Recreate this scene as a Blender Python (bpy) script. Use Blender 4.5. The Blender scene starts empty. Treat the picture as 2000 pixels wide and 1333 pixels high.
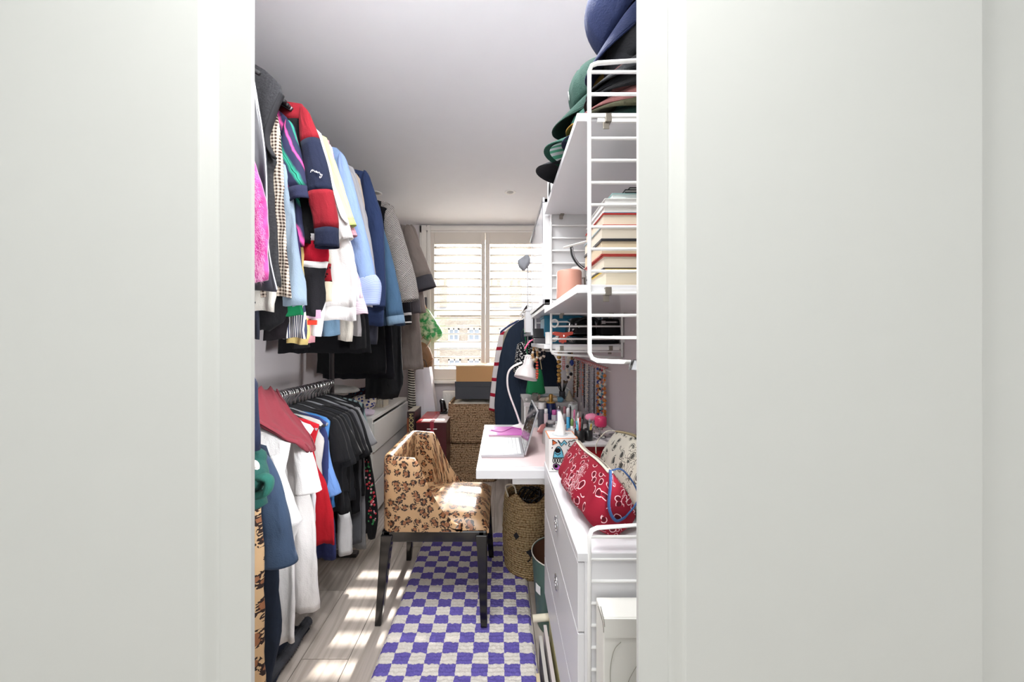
import bpy, bmesh, math, random
from math import sin, cos, pi, radians, sqrt, atan2, tan
from mathutils import Vector, Matrix, noise
random.seed(7)
S = bpy.context.scene
COL = S.collection
F, CX, CY, H = 667.0, 977.0, 666.0, 1.25       # focal length in pixels (2000 wide), principal point, eye height
CEIL, WALL_L, WALL_R, WALL_F = 2.47, -1.37, 0.49, 3.60

# ---------------------------------------------------------------- camera, world, sun, large lights, exposure
cam_d = bpy.data.cameras.new('camera'); cam = bpy.data.objects.new('camera', cam_d); COL.objects.link(cam)
cam.location = (0, 0, H); cam.rotation_euler = (radians(90), 0, 0)
cam_d.sensor_width = 36; cam_d.lens = F / 2000 * 36; cam_d.clip_start = 0.02
cam_d.shift_x = (1000 - CX) / 2000; cam_d.shift_y = (CY - 666.5) / 2000
S.camera = cam
w = bpy.data.worlds.new('sky'); S.world = w; w.use_nodes = True
wn = w.node_tree; bg = wn.nodes['Background']; skt = wn.nodes.new('ShaderNodeTexSky'); skt.sky_type = 'NISHITA'; skt.sun_disc = False
skt.sun_elevation = radians(32.2); skt.sun_rotation = radians(3); skt.dust_density = 3.0; skt.air_density = 1.0
hs_ = wn.nodes.new('ShaderNodeHueSaturation'); hs_.inputs['Saturation'].default_value = 0.30
wn.links.new(skt.outputs[0], hs_.inputs['Color']); wn.links.new(hs_.outputs[0], bg.inputs[0]); bg.inputs[1].default_value = 1.30
sd = bpy.data.lights.new('sun', 'SUN'); sun = bpy.data.objects.new('sun', sd); COL.objects.link(sun)
sun.location = (0, 8, 6)
sun.rotation_euler = Vector((-0.055, -1, -0.63)).to_track_quat('-Z', 'Y').to_euler()
sd.energy = 15; sd.angle = radians(0.53); sd.color = (1.0, 0.95, 0.89)
def area(name, loc, aim, size, energy, color=(1, 1, 1), sy=None):
    d = bpy.data.lights.new(name, 'AREA'); o = bpy.data.objects.new(name, d); COL.objects.link(o)
    d.energy = energy; d.size = size; d.color = color
    if sy: d.shape = 'RECTANGLE'; d.size_y = sy
    o.location = loc; o.rotation_euler = (Vector(aim) - Vector(loc)).to_track_quat('-Z', 'Y').to_euler()
    return o
area('hall_ceiling_lamp', (-0.08, 0.27, 2.36), (-0.08, 0.30, 0), 0.3, 15, (1, 1, 0.99))
area('hall_fill_light', (-0.1, -2.4, 1.45), (-0.15, 2, 1.35), 2.0, 33, (0.97, 0.985, 1.0), 1.6)  # added fill from behind the camera; the hall wall has no window
area('closet_door_fill', (-0.25, 0.74, 2.16), (-0.25, 2.5, 0.85), 0.9, 8.5, (0.98, 0.99, 1.0), 0.35)  # added fill above the doorway, out of view; no fixture there
for dx in (0.08, -0.45): area('ceiling_fill', (dx, 0.95, CEIL - 0.012), (dx, 0.95, 0), 0.05, 10, (0.98, 0.99, 1.0)).data.shape = 'DISK'  # unseen pair added at the ceiling to brighten the near half of the closet
wl = area('closet_side_fill', (0.462, 0.612, 1.08), (-1.37, 1.55, 1.02), 0.08, 4.6, (0.98, 0.99, 1.0), 0.3); wl.data.spread = radians(56)  # fill hidden behind the sliding door, added to lift the lower clothes and wall
S.view_settings.view_transform = 'Standard'; S.view_settings.look = 'None'
S.view_settings.gamma = 1; S.view_settings.use_curve_mapping = False
S.view_settings.exposure = 0.0
S.cycles.max_bounces = 10; S.cycles.diffuse_bounces = 6; S.cycles.use_denoising = True
try: S.cycles.sample_clamp_indirect = 6
except Exception: pass

# ---------------------------------------------------------------- helpers
def P(px, py, Y): return Vector(((px - CX) * Y / F, Y, H - (py - CY) * Y / F))
def X(px, Y): return (px - CX) * Y / F
def Z(py, Y): return H - (py - CY) * Y / F
def lin(h):
    if isinstance(h, str):
        c = [int(h[i:i + 2], 16) / 255 for i in (0, 2, 4)]
        return tuple((x / 12.92 if x <= 0.04045 else ((x + 0.055) / 1.055) ** 2.4) for x in c) + (1,)
    return tuple(h) + (1,) if len(h) == 3 else tuple(h)

class NT:
    """small node-tree writer"""
    def __init__(s, name, rough=0.6, spec=0.4, metal=0.0):
        s.m = bpy.data.materials.new(name); s.m.use_nodes = True; s.t = s.m.node_tree
        s.b = s.t.nodes['Principled BSDF']
        s.b.inputs['Roughness'].default_value = rough; s.b.inputs['Metallic'].default_value = metal
        s.b.inputs['Specular IOR Level'].default_value = spec
        s._c = {}
    def n(s, typ, **kw):
        o = s.t.nodes.new(typ)
        for k, v in kw.items(): setattr(o, k, v)
        return o
    def set(s, sock, v):
        if isinstance(v, bpy.types.NodeSocket): s.t.links.new(v, sock)
        elif isinstance(v, (tuple, list)) and sock.type == 'RGBA': sock.default_value = lin(v)
        elif isinstance(v, str): sock.default_value = lin(v)
        else: sock.default_value = v
    def coord(s, kind='UV', scale=None, rot=None):
        if 'tc' not in s._c: s._c['tc'] = s.n('ShaderNodeTexCoord')
        o = s._c['tc'].outputs[kind]
        if scale or rot:
            mp = s.n('ShaderNodeMapping'); s.t.links.new(o, mp.inputs[0])
            if scale: mp.inputs['Scale'].default_value = scale if isinstance(scale, (tuple, list)) else (scale,) * 3
            if rot: mp.inputs['Rotation'].default_value = rot
            o = mp.outputs[0]
        return o
    def math(s, op, a, b=None, c=None):
        o = s.n('ShaderNodeMath', operation=op); s.set(o.inputs[0], a)
        if b is not None: s.set(o.inputs[1], b)
        if c is not None: s.set(o.inputs[2], c)
        return o.outputs[0]
    def mix(s, f, a, b, blend='MIX'):
        o = s.n('ShaderNodeMix', data_type='RGBA', blend_type=blend)
        s.set(o.inputs[0], f); s.set(o.inputs[6], a); s.set(o.inputs[7], b)
        return o.outputs[2]
    def noise(s, v, scale=5, detail=3, out=0):
        o = s.n('ShaderNodeTexNoise'); s.t.links.new(v, o.inputs[0]); o.inputs['Scale'].default_value = scale
        o.inputs['Detail'].default_value = detail
        return o.outputs[out]
    def vor(s, v, scale=5, out='Distance', feature='F1', rnd=1.0):
        o = s.n('ShaderNodeTexVoronoi', feature=feature, voronoi_dimensions='2D'); s.t.links.new(v, o.inputs[0]); o.inputs['Scale'].default_value = scale
        o.inputs['Randomness'].default_value = rnd
        return o.outputs[out]
    def wave(s, v, scale, dist=0, dirn='X', prof='SIN'):
        o = s.n('ShaderNodeTexWave', bands_direction=dirn, wave_profile=prof); s.t.links.new(v, o.inputs[0])
        o.inputs['Scale'].default_value = scale; o.inputs['Distortion'].default_value = dist
        return o.outputs[1]
    def sep(s, v):
        o = s.n('ShaderNodeSeparateXYZ'); s.t.links.new(v, o.inputs[0]); return o.outputs
    def step(s, v, lo, hi):
        o = s.n('ShaderNodeMapRange'); s.set(o.inputs[0], v); o.inputs[1].default_value = lo; o.inputs[2].default_value = hi
        return o.outputs[0]
    def warp(s, v, scale, amt):
        nz = s.n('ShaderNodeTexNoise'); s.t.links.new(v, nz.inputs[0]); nz.inputs['Scale'].default_value = scale
        a = s.n('ShaderNodeVectorMath', operation='SUBTRACT'); s.t.links.new(nz.outputs[1], a.inputs[0]); a.inputs[1].default_value = (.5, .5, .5)
        b = s.n('ShaderNodeVectorMath', operation='SCALE'); s.t.links.new(a.outputs[0], b.inputs[0]); b.inputs['Scale'].default_value = amt
        c = s.n('ShaderNodeVectorMath', operation='ADD'); s.t.links.new(v, c.inputs[0]); s.t.links.new(b.outputs[0], c.inputs[1])
        return c.outputs[0]
    def color(s, c): s.set(s.b.inputs['Base Color'], c); return s
    def bump(s, h, strength=0.3, dist=0.002):
        o = s.n('ShaderNodeBump'); o.inputs['Strength'].default_value = strength; o.inputs['Distance'].default_value = dist
        s.t.links.new(h, o.inputs['Height']); s.t.links.new(o.outputs[0], s.b.inputs['Normal']); return s

_M = {}
def plain(c, rough=0.5, metal=0, spec=0.5, name=None):
    k = ('p', c, rough, metal, spec)
    if k not in _M:
        n = NT(name or 'paint_' + str(c), rough, spec, metal); v = n.coord('Object')
        base = lin(c)[:3]
        n.color(n.mix(n.math('MULTIPLY', n.noise(v, 9, 2), 0.16), base, tuple(x * 0.82 for x in base)))
        _M[k] = n.m
    return _M[k]
def cloth(c, rough=0.9, var=0.25, weave=260, bump=0.25, sheen=0.03):
    k = ('c', c, rough, var, weave)
    if k not in _M:
        n = NT('cloth_' + str(c), rough, 0.2); v = n.coord('UV'); base = lin(c)[:3]
        f = n.math('MULTIPLY', n.noise(v, 14, 4), var)
        n.color(n.mix(f, base, tuple(min(1, x * 0.55 + 0.004) for x in base)))
        wr = n.noise(n.warp(n.coord('UV', (20, 8, 1)), 1.2, 0.7), 1.0, 2)
        n.bump(n.math('ADD', n.math('MULTIPLY', n.noise(v, weave, 2), 0.12), wr), 0.6, 0.016)
        n.b.inputs['Sheen Weight'].default_value = sheen
        _M[k] = n.m
    return _M[k]
def stripes(c1, c2, period, duty=0.5, direction='U', rough=0.85, third=None):
    k = ('s', c1, c2, period, duty, direction)
    if k not in _M:
        n = NT('stripe_cloth', rough, 0.2); v = n.sep(n.coord('UV'))
        t = n.math('FRACT', n.math('DIVIDE', v[0 if direction == 'U' else 1], period))
        n.color(n.mix(n.math('LESS_THAN', t, duty), c1, c2)); n.bump(n.noise(n.coord('UV'), 200), 0.2)
        _M[k] = n.m
    return _M[k]
def glass(c=(0.95, 0.97, 0.97), rough=0.02):
    k = ('g', c, rough)
    if k not in _M:
        n = NT('clear_glass', rough, 0.5); n.b.inputs['Transmission Weight'].default_value = 1; n.b.inputs['IOR'].default_value = 1.45
        n.color(c); _M[k] = n.m
    return _M[k]

class MB:
    """collects shapes in world coordinates; build() links them as one mesh object"""
    def __init__(s): s.v = []; s.f = []; s.uv = []; s.xf = None
    def add(s, vs, fs, uvs=None):
        o = len(s.v)
        s.v += [(s.xf @ Vector(p)) if s.xf else Vector(p) for p in vs]
        for i, f in enumerate(fs):
            s.f.append([a + o for a in f])
            s.uv.append(uvs[i] if uvs else None)
        return s
    def box(s, a, b):
        x0, y0, z0 = a; x1, y1, z1 = b
        return s.add([(x0, y0, z0), (x1, y0, z0), (x1, y1, z0), (x0, y1, z0), (x0, y0, z1), (x1, y0, z1), (x1, y1, z1), (x0, y1, z1)],
                     [(0, 3, 2, 1), (4, 5, 6, 7), (0, 1, 5, 4), (1, 2, 6, 5), (2, 3, 7, 6), (3, 0, 4, 7)])
    def rings(s, rs, closed=True, cap0=True, cap1=True, uv=None):
        n = len(rs[0]); vs = [p for r in rs for p in r]; fs = []; us = []
        m = n if closed else n - 1
        for i in range(len(rs) - 1):
            for j in range(m):
                k = (j + 1) % n
                fs.append((i * n + j, i * n + k, (i + 1) * n + k, (i + 1) * n + j))
                if uv: us.append((uv[i][j], uv[i][j + 1], uv[i + 1][j + 1], uv[i + 1][j]))
        if cap0: fs.append(tuple(range(n - 1, -1, -1))); us.append(None)
        if cap1: fs.append(tuple((len(rs) - 1) * n + j for j in range(n))); us.append(None)
        return s.add(vs, fs, us if uv else None)
    def tube(s, pts, r, seg=8, cap=True, flat=1.0, up=(0, 0, 1)):
        pts = [Vector(p) for p in pts]; rs = []
        rad = r if isinstance(r, (list, tuple)) else [r] * len(pts)
        prev = None
        for i, p in enumerate(pts):
            t = (pts[min(i + 1, len(pts) - 1)] - pts[max(i - 1, 0)])
            if t.length < 1e-9: t = Vector((0, 0, 1))
            t.normalize()
            if prev is None:
                a = Vector(up)
                if abs(a.dot(t)) > 0.95: a = Vector((1, 0, 0))
                prev = (a - t * a.dot(t)).normalized()
            else:
                q = prev - t * prev.dot(t)
                prev = q.normalized() if q.length > 1e-6 else prev
            b = t.cross(prev)
            rs.append([p + prev * cos(2 * pi * j / seg) * rad[i] * flat + b * sin(2 * pi * j / seg) * rad[i] for j in range(seg)])
        return s.rings(rs, True, cap, cap)
    def cyl(s, p0, p1, r, seg=16): return s.tube([p0, p1], r, seg)
    def lathe(s, prof, c, seg=20, cap=True):
        c = Vector(c)
        return s.rings([[c + Vector((r * cos(2 * pi * j / seg), r * sin(2 * pi * j / seg), z)) for j in range(seg)] for r, z in prof], True, cap, cap)
    def prism(s, poly, d0, d1, plane='XZ'):
        n = len(poly)
        if plane == 'XZ': vs = [(x, d0, z) for x, z in poly] + [(x, d1, z) for x, z in poly]
        elif plane == 'YZ': vs = [(d0, x, z) for x, z in poly] + [(d1, x, z) for x, z in poly]
        else: vs = [(x, y, d0) for x, y in poly] + [(x, y, d1) for x, y in poly]
        fs = [tuple(range(n)), tuple(range(2 * n - 1, n - 1, -1))] + [(i, n + i, n + (i + 1) % n, (i + 1) % n) for i in range(n)]
        return s.add(vs, fs)
    def sphere(s, c, r, sc=(1, 1, 1), seg=12, rows=8):
        c = Vector(c)
        return s.rings([[c + Vector((r * sc[0] * sin(pi * (i + .02) / (rows + .04)) * cos(2 * pi * j / seg), r * sc[1] * sin(pi * (i + .02) / (rows + .04)) * sin(2 * pi * j / seg), r * sc[2] * cos(pi * (i + .02) / (rows + .04)))) for j in range(seg)] for i in range(rows + 1)])
    def build(s, name, mat, parent=None, smooth=False, bevel=0, solid=0, origin=None, sub=0, seg=2):
        me = bpy.data.meshes.new(name)
        root = parent
        off = Vector((0, 0, 0))
        while root is not None:
            off += root.location; root = root.parent
        if parent is None:
            if origin is None:
                lo = Vector([min(p[i] for p in s.v) for i in range(3)]); hi = Vector([max(p[i] for p in s.v) for i in range(3)])
                origin = Vector(((lo.x + hi.x) / 2, (lo.y + hi.y) / 2, lo.z))
            off = Vector(origin)
        me.from_pydata([p - off for p in s.v], [], s.f)
        if any(u for u in s.uv):
            l = me.uv_layers.new(name='UVMap'); k = 0
            flat = []
            for f, u in zip(s.f, s.uv):
                for i in range(len(f)):
                    q = u[i] if u else (s.v[f[i]].x, s.v[f[i]].z)
                    flat += [q[0], q[1]]
            l.data.foreach_set('uv', flat)
        else:
            l = me.uv_layers.new(name='UVMap'); flat = []
            for f in s.f:
                a = s.v[f[0]]; nrm = Vector((0, 0, 0))
                for i in range(len(f)):
                    p, q = s.v[f[i]], s.v[f[(i + 1) % len(f)]]
                    nrm += Vector(((p.y - q.y) * (p.z + q.z), (p.z - q.z) * (p.x + q.x), (p.x - q.x) * (p.y + q.y)))
                ax = max(range(3), key=lambda i: abs(nrm[i]))
                for i in f:
                    p = s.v[i]; flat += [(p.y, p.z), (p.x, p.z), (p.x, p.y)][ax]
            l.data.foreach_set('uv', flat)
        mats = mat if isinstance(mat, (list, tuple)) else [mat]
        for m in mats: me.materials.append(m)
        if smooth: me.polygons.foreach_set('use_smooth', [True] * len(me.polygons))
        me.update()
        o = bpy.data.objects.new(name, me); COL.objects.link(o)
        if parent is not None: o.parent = parent
        else: o.location = off
        if solid:
            md = o.modifiers.new('thickness', 'SOLIDIFY'); md.thickness = solid; md.offset = 0
        if bevel:
            md = o.modifiers.new('round', 'BEVEL'); md.width = bevel; md.segments = seg; md.limit_method = 'ANGLE'; md.angle_limit = radians(40)
            md.harden_normals = False
            if smooth is False: me.polygons.foreach_set('use_smooth', [False] * len(me.polygons))
        if sub:
            md = o.modifiers.new('sub', 'SUBSURF'); md.levels = sub; md.render_levels = sub
        return o

def tag(o, label=None, cat=None, group=None, kind=None):
    if label: o['label'] = label
    if cat: o['category'] = cat
    if group: o['group'] = group
    if kind: o['kind'] = kind
    return o
def thing(name, label, cat, loc, group=None):
    o = bpy.data.objects.new(name, None); COL.objects.link(o); o.location = loc; o.empty_display_size = 0.05
    return tag(o, label, cat, group)
def clone(o, off, label=None, group=None):
    def cp(x, par):
        c = x.copy(); COL.objects.link(c); c.parent = par
        for ch in kids.get(x.name, []): cp(ch, c)
        return c
    kids = {}
    for x in COL.objects:
        if x.parent: kids.setdefault(x.parent.name, []).append(x)
    r = cp(o, None); r.location = o.location + Vector(off)
    if label: r['label'] = label
    if group: r['group'] = group
    return r
def catmull(pts, n=6):
    pts = [Vector(p) for p in pts]
    if len(pts) < 3: return [pts[0].lerp(pts[-1], i / n) for i in range(n + 1)]
    out = []
    for i in range(len(pts) - 1):
        p0, p1, p2, p3 = pts[max(i - 1, 0)], pts[i], pts[i + 1], pts[min(i + 2, len(pts) - 1)]
        for k in range(n):
            t = k / n
            out.append(0.5 * ((2 * p1) + (p2 - p0) * t + (2 * p0 - 5 * p1 + 4 * p2 - p3) * t * t + (3 * p1 - p0 - 3 * p2 + p3) * t ** 3))
    return out + [pts[-1]]
def text(name, s, mat, size, M, parent, extrude=0.0004):
    cu = bpy.data.curves.new(name, 'FONT'); cu.body = s; cu.size = size; cu.extrude = extrude; cu.align_x = 'CENTER'; cu.align_y = 'CENTER'
    t = bpy.data.objects.new('tmp', cu); COL.objects.link(t)
    dg = bpy.context.evaluated_depsgraph_get(); dg.update()
    me = bpy.data.meshes.new_from_object(t.evaluated_get(dg)); bpy.data.objects.remove(t)
    off = Vector((0, 0, 0)); r = parent
    while r is not None: off += r.location; r = r.parent
    for v in me.vertices: v.co = M @ v.co - off
    me.materials.clear(); me.materials.append(mat); me.name = name
    o = bpy.data.objects.new(name, me); COL.objects.link(o); o.parent = parent
    return o

# ---------------------------------------------------------------- the setting
WHITE = plain('F1F1EF', 0.45); WALLM = plain('D2CBCD', 0.8); CEILM = plain('EBEDF1', 0.85); HALLM = plain('E9E9E6', 0.8)
TRIMW = plain('EDEAE4', 0.4); GLOSSW = plain('E2E2E5', 0.2); BLACK = plain('141416', 0.4); CHROME = plain('C8C8CA', 0.2, 1.0)
def struct(o): o['kind'] = 'structure'; return o
# floor: boards laid towards the window
n = NT('oak_boards', 0.42, 0.35); v = n.coord('Object', (5.0, 0.75, 5.0)); wv = n.warp(v, 1.6, 0.8)
ri = n.n('ShaderNodeObjectInfo').outputs['Random']
vv = n.n('ShaderNodeVectorMath', operation='ADD'); n.t.links.new(wv, vv.inputs[0])
cb = n.n('ShaderNodeCombineXYZ'); n.set(cb.inputs[0], n.math('MULTIPLY', ri, 37.0)); n.set(cb.inputs[1], n.math('MULTIPLY', ri, 11.0)); n.t.links.new(cb.outputs[0], vv.inputs[1])
grain = n.wave(vv.outputs[0], 1.7, 6.0, 'X'); fine = n.noise(n.coord('Object', (160, 6, 60)), 1.0, 5)
base = n.mix(n.step(grain, 0.25, 1.0), 'B5ABA3', 'A3998F')
base = n.mix(n.math('MULTIPLY', n.step(fine, 0.45, 0.75), 0.25), base, '7A7068')
base = n.mix(n.math('MULTIPLY', ri, 0.35), base, 'BDB4AB')
n.color(base); n.bump(fine, 0.15, 0.001); OAK = n.m
fl = struct(MB().box((-1.62, 0.55, -0.08), (0.7, WALL_F + 0.02, -0.016)).build('floor', plain('5A524C')))
x = WALL_L - 0.15; ci = 0
while x < WALL_R + 0.02:
    y = 0.62 - (0.37 * ci % 1.1)
    while y < WALL_F:
        y0, y1 = max(y, 0.6), min(y + 1.1, WALL_F)
        if y1 - y0 > 0.03:
            MB().box((x + 0.0012, y0 + 0.0012, -0.016), (x + 0.1838, y1 - 0.0012, random.uniform(-0.0006, 0))).build('plank', OAK, fl)
        y += 1.1
    x += 0.185; ci += 1
struct(MB().box((-1.9, -2.6, -0.08), (1.9, 0.6, 0)).build('floor_hall', OAK))
struct(MB().box((-1.9, -2.6, CEIL), (1.9, WALL_F + 0.3, CEIL + 0.1)).build('ceiling', CEILM))
struct(MB().box((WALL_L - 0.1, 0.62, 0), (WALL_L, WALL_F, CEIL)).build('wall_left', WALLM))
struct(MB().box((WALL_R, 0.62, 0), (WALL_R + 0.1, WALL_F, CEIL)).build('wall_right', WALLM))
wx0, wx1, wz0, wz1 = -0.75, 0.42, 0.84, 2.40
m = MB(); m.box((WALL_L - 0.1, WALL_F, 0), (wx0, WALL_F + 0.22, CEIL)); m.box((wx1, WALL_F, 0), (WALL_R + 0.1, WALL_F + 0.22, CEIL))
m.box((wx0, WALL_F, 0), (wx1, WALL_F + 0.22, wz0)); m.box((wx0, WALL_F, wz1), (wx1, WALL_F + 0.22, CEIL))
struct(m.build('wall_far', WALLM))
m = MB(); m.box((-1.9, 0.60, 0), (-0.62, 0.70, CEIL)); m.box((0.50, 0.60, 0), (1.9, 0.70, CEIL)); m.box((-0.62, 0.60, 2.08), (0.50, 0.70, CEIL))
struct(m.build('wall_front', HALLM))
m = MB(); m.box((-1.9, -2.6, 0), (-1.8, 0.6, CEIL)); m.box((1.8, -2.6, 0), (1.9, 0.6, CEIL)); m.box((-1.9, -2.7, 0), (1.9, -2.6, CEIL))
struct(m.build('wall_hall', HALLM))
m = MB(); m.box((WALL_R - 0.014, 0.72, 0), (WALL_R, WALL_F, 0.14)); struct(m.build('baseboard_right', TRIMW, bevel=0.004))
m = MB(); m.box((WALL_L, 0.72, 0), (WALL_L + 0.014, WALL_F, 0.14)); struct(m.build('baseboard_left', TRIMW, bevel=0.004))
m = MB(); m.box((WALL_L + 0.014, WALL_F - 0.014, 0), (WALL_R - 0.014, WALL_F, 0.14)); struct(m.build('baseboard_far', TRIMW, bevel=0.004))

# the two sliding doors that frame the view: flat stiles round a raised field
DOORM = plain('D3D5D1', 0.42, 0, 0.4); DY = 0.55
def door(name, x0, x1, f0, f1, edge):
    r = struct(bpy.data.objects.new(name, None)); COL.objects.link(r); r.location = ((x0 + x1) / 2, DY, 0)
    z0, z1, pz0, pz1, b = 0.008, 2.10, 0.17, 1.93, 0.0205
    m = MB()
    for a in ((x0, z0, f0, z1), (f1, z0, x1, z1), (f0, z0, f1, pz0), (f0, pz1, f1, z1)): m.box((a[0], DY, a[1]), (a[2], DY + 0.008, a[3]))
    m.build('frame', DOORM, r)
    bx0, bx1 = (x0, x1 - 0.03) if edge == 'x1' else (x0 + 0.03, x1)
    MB().box((bx0, DY + 0.008, z0), (bx1, DY + 0.036, z1)).build('core', DOORM, r)
    m = MB(); rs = []
    for k in range(9):                                              # soft ogee from the flat field down to the stile
        t = k / 8; o = b * t; d = 0.019 * (0.5 - 0.5 * cos(pi * t))
        rs.append([(f0 + o, DY + 0.001 - d, pz0 + o), (f1 - o, DY + 0.001 - d, pz0 + o), (f1 - o, DY + 0.001 - d, pz1 - o), (f0 + o, DY + 0.001 - d, pz1 - o)])
    m.rings(rs, True, False, True)
    m.build('raised_panel', DOORM, r, bevel=0)
    return r
door('door_1', -1.15, X(490.5, DY), X(-150, DY), X(430, DY), 'x1')
door('door_2', X(1247, DY), 1.10, X(1304, DY), X(1912, DY), 'x0')

# window with plantation shutters
def G(px): return X(px, WALL_F)
win = struct(bpy.data.objects.new('window_1', None)); COL.objects.link(win); win.location = (G(948), WALL_F, 0.80)
SHUT = plain('DCD5CB', 0.5)
m = MB(); yf = WALL_F - 0.03
for k, (a, b, d) in enumerate(((820, 838, 0.018), (824, 834, 0.030), (836, 842, 0.036))):
    m.box((G(a), WALL_F - d, 0.83), (G(b), WALL_F, 2.46)); m.box((0.90 * 0 + WALL_R - 0.001 - (G(b) - G(a)), WALL_F - d, 0.83), (WALL_R - 0.001, WALL_F, 2.46))
m.box((G(820), WALL_F - 0.018, 2.385), (WALL_R - 0.001, WALL_F, 2.46)); m.box((G(824), WALL_F - 0.032, 2.405), (WALL_R - 0.001, WALL_F, 2.445))
m.build('casing', TRIMW, win, bevel=0.003)
m = MB(); m.box((G(818), WALL_F - 0.07, 0.805), (WALL_R - 0.001, WALL_F + 0.02, 0.84)); m.build('sill', TRIMW, win, bevel=0.008)
m = MB(); m.box((wx0, WALL_F - 0.01, wz0), (G(840.5), WALL_F + 0.05, wz1)); m.box((G(1055.5), WALL_F - 0.01, wz0), (wx1, WALL_F + 0.05, wz1)); m.box((wx0, WALL_F - 0.01, 2.389), (wx1, WALL_F + 0.05, wz1))
m.build('shutter_frame', SHUT, win)
slat_me = None
for a0, a1, o0, o1 in ((841, 947.5, 849, 940), (948.5, 1055, 956.5, 1047)):
    m = MB(); ya, yb = WALL_F - 0.022, WALL_F + 0.008
    m.box((G(a0), ya, 0.842), (G(o0), yb, 2.387)); m.box((G(o1), ya, 0.842), (G(a1), yb, 2.387))
    m.box((G(o0), ya, 2.265), (G(o1), yb, 2.387)); m.box((G(o0), ya, 0.842), (G(o1), yb, 0.955))
    sp = m.build('shutter_panel', SHUT, win, bevel=0.003)
    q = MB(); q.box((G(a0) + 0.004 if a0 < 900 else G(a1) - 0.008, ya - 0.006, 1.0), (G(a0) + 0.010 if a0 < 900 else G(a1) - 0.002, ya, 1.06)); q.build('hinge', TRIMW, sp)
    k = 0; z = 0.99
    while z < 2.26:
        if slat_me is None or k == 0:
            rs = []
            for xx in (G(o0) + 0.002, G(o1) - 0.002):
                rs.append([(xx, WALL_F - 0.007 + 0.032 * cos(t) , z + 0.0070 * sin(t) - 0.10 * 0.032 * cos(t)) for t in [2 * pi * j / 12 for j in range(12)]])
            so = MB().rings(rs).build('slat', SHUT, sp, smooth=True); slat_me = so
        else:
            c = slat_me.copy(); COL.objects.link(c); c.location = slat_me.location + Vector((0, 0, z - 0.99))
        z += 0.0826; k += 1
    slat_me = None
n = NT('window_pane', 0.0); t = n.n('ShaderNodeBsdfTransparent'); g = n.n('ShaderNodeBsdfGlossy'); g.inputs['Roughness'].default_value = 0.02
mx = n.n('ShaderNodeMixShader'); mx.inputs[0].default_value = 0.05; n.t.links.new(t.outputs[0], mx.inputs[1]); n.t.links.new(g.outputs[0], mx.inputs[2])
n.t.links.new(mx.outputs[0], n.t.nodes['Material Output'].inputs[0]); PANE = n.m
MB().box((wx0 + 0.04, 3.745, wz0 + 0.04), (wx1 - 0.04, 3.749, wz1 - 0.04)).build('pane', PANE, win)
m = MB()
for a in ((wx0, wz0, wx0 + 0.045, wz1), (wx1 - 0.045, wz0, wx1, wz1), (wx0, wz0, wx1, wz0 + 0.06), (wx0, wz1 - 0.045, wx1, wz1)): m.box((a[0], 3.73, a[1]), (a[2], 3.77, a[3]))
m.build('sash', TRIMW, win)

# radiator under the sill
r = thing('radiator', 'white panel radiator under the window sill behind the woven baskets', 'radiator', (G(925), 3.53, 0.1))
m = MB(); rs = []
xa, xb = G(867), G(1040)
m.box((xa, 3.50, 0.14), (xb, 3.55, 0.735)); m.build('panel', TRIMW, r, bevel=0.012)
m = MB(); k = xa + 0.03
while k < xb - 0.03: m.box((k, 3.492, 0.17), (k + 0.012, 3.502, 0.705)); k += 0.034
m.build('fin', TRIMW, r, bevel=0.003)
m = MB(); m.box((xa + 0.1, 3.55, 0.3), (xa + 0.13, 3.594, 0.6)); m.box((xb - 0.13, 3.55, 0.3), (xb - 0.1, 3.594, 0.6)); m.build('bracket', TRIMW, r)

# brick house across the street, seen through the shutters
n = NT('pale_brick', 0.9, 0.2); v = n.coord('Object'); mp = n.n('ShaderNodeMapping'); n.t.links.new(v, mp.inputs[0]); mp.inputs['Rotation'].default_value = (radians(90), 0, 0)
br = n.n('ShaderNodeTexBrick'); n.t.links.new(mp.outputs[0], br.inputs[0]); br.inputs['Scale'].default_value = 5
for i, c in enumerate(('B7A48F', '9C8A76', 'D8D2C8')): br.inputs[1 + i].default_value = lin(c)
n.color(br.outputs[0]); BRICK = n.m
hs = thing('brick_house', 'pale brick terraced house across the street seen through the shutter slats', 'house', (-2, 17.2, -3))
def HP(px, py, Y=17): return X(px, Y), Z(py, Y)
m = MB(); x0, zt = HP(700, 612); x1, _ = HP(1130, 612); m.box((x0, 17, -3), (x1, 20, zt)); m.build('wall', BRICK, hs)
m = MB(); _, za = HP(0, 616); _, zb = HP(0, 604); m.box((x0, 16.8, za), (x1, 20, zb)); m.build('cornice', TRIMW, hs)
m = MB(); _, za = HP(0, 668); _, zb = HP(0, 680); m.box((x0, 16.9, zb), (x1, 17.05, za)); m.build('string_course', TRIMW, hs)
m = MB(); m.add([(x0, 17.3, zt), (x1, 17.3, zt), (x1, 20, zt + 1.0), (x0, 20, zt + 1.0), (x0, 20, zt), (x1, 20, zt)], [(0, 1, 2, 3), (0, 4, 5, 1), (3, 2, 5, 4), (0, 3, 4), (1, 5, 2)]); m.build('roof', plain('8C8A88', 0.9), hs)
PG = plain('9AA0A6', 0.5)
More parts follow.
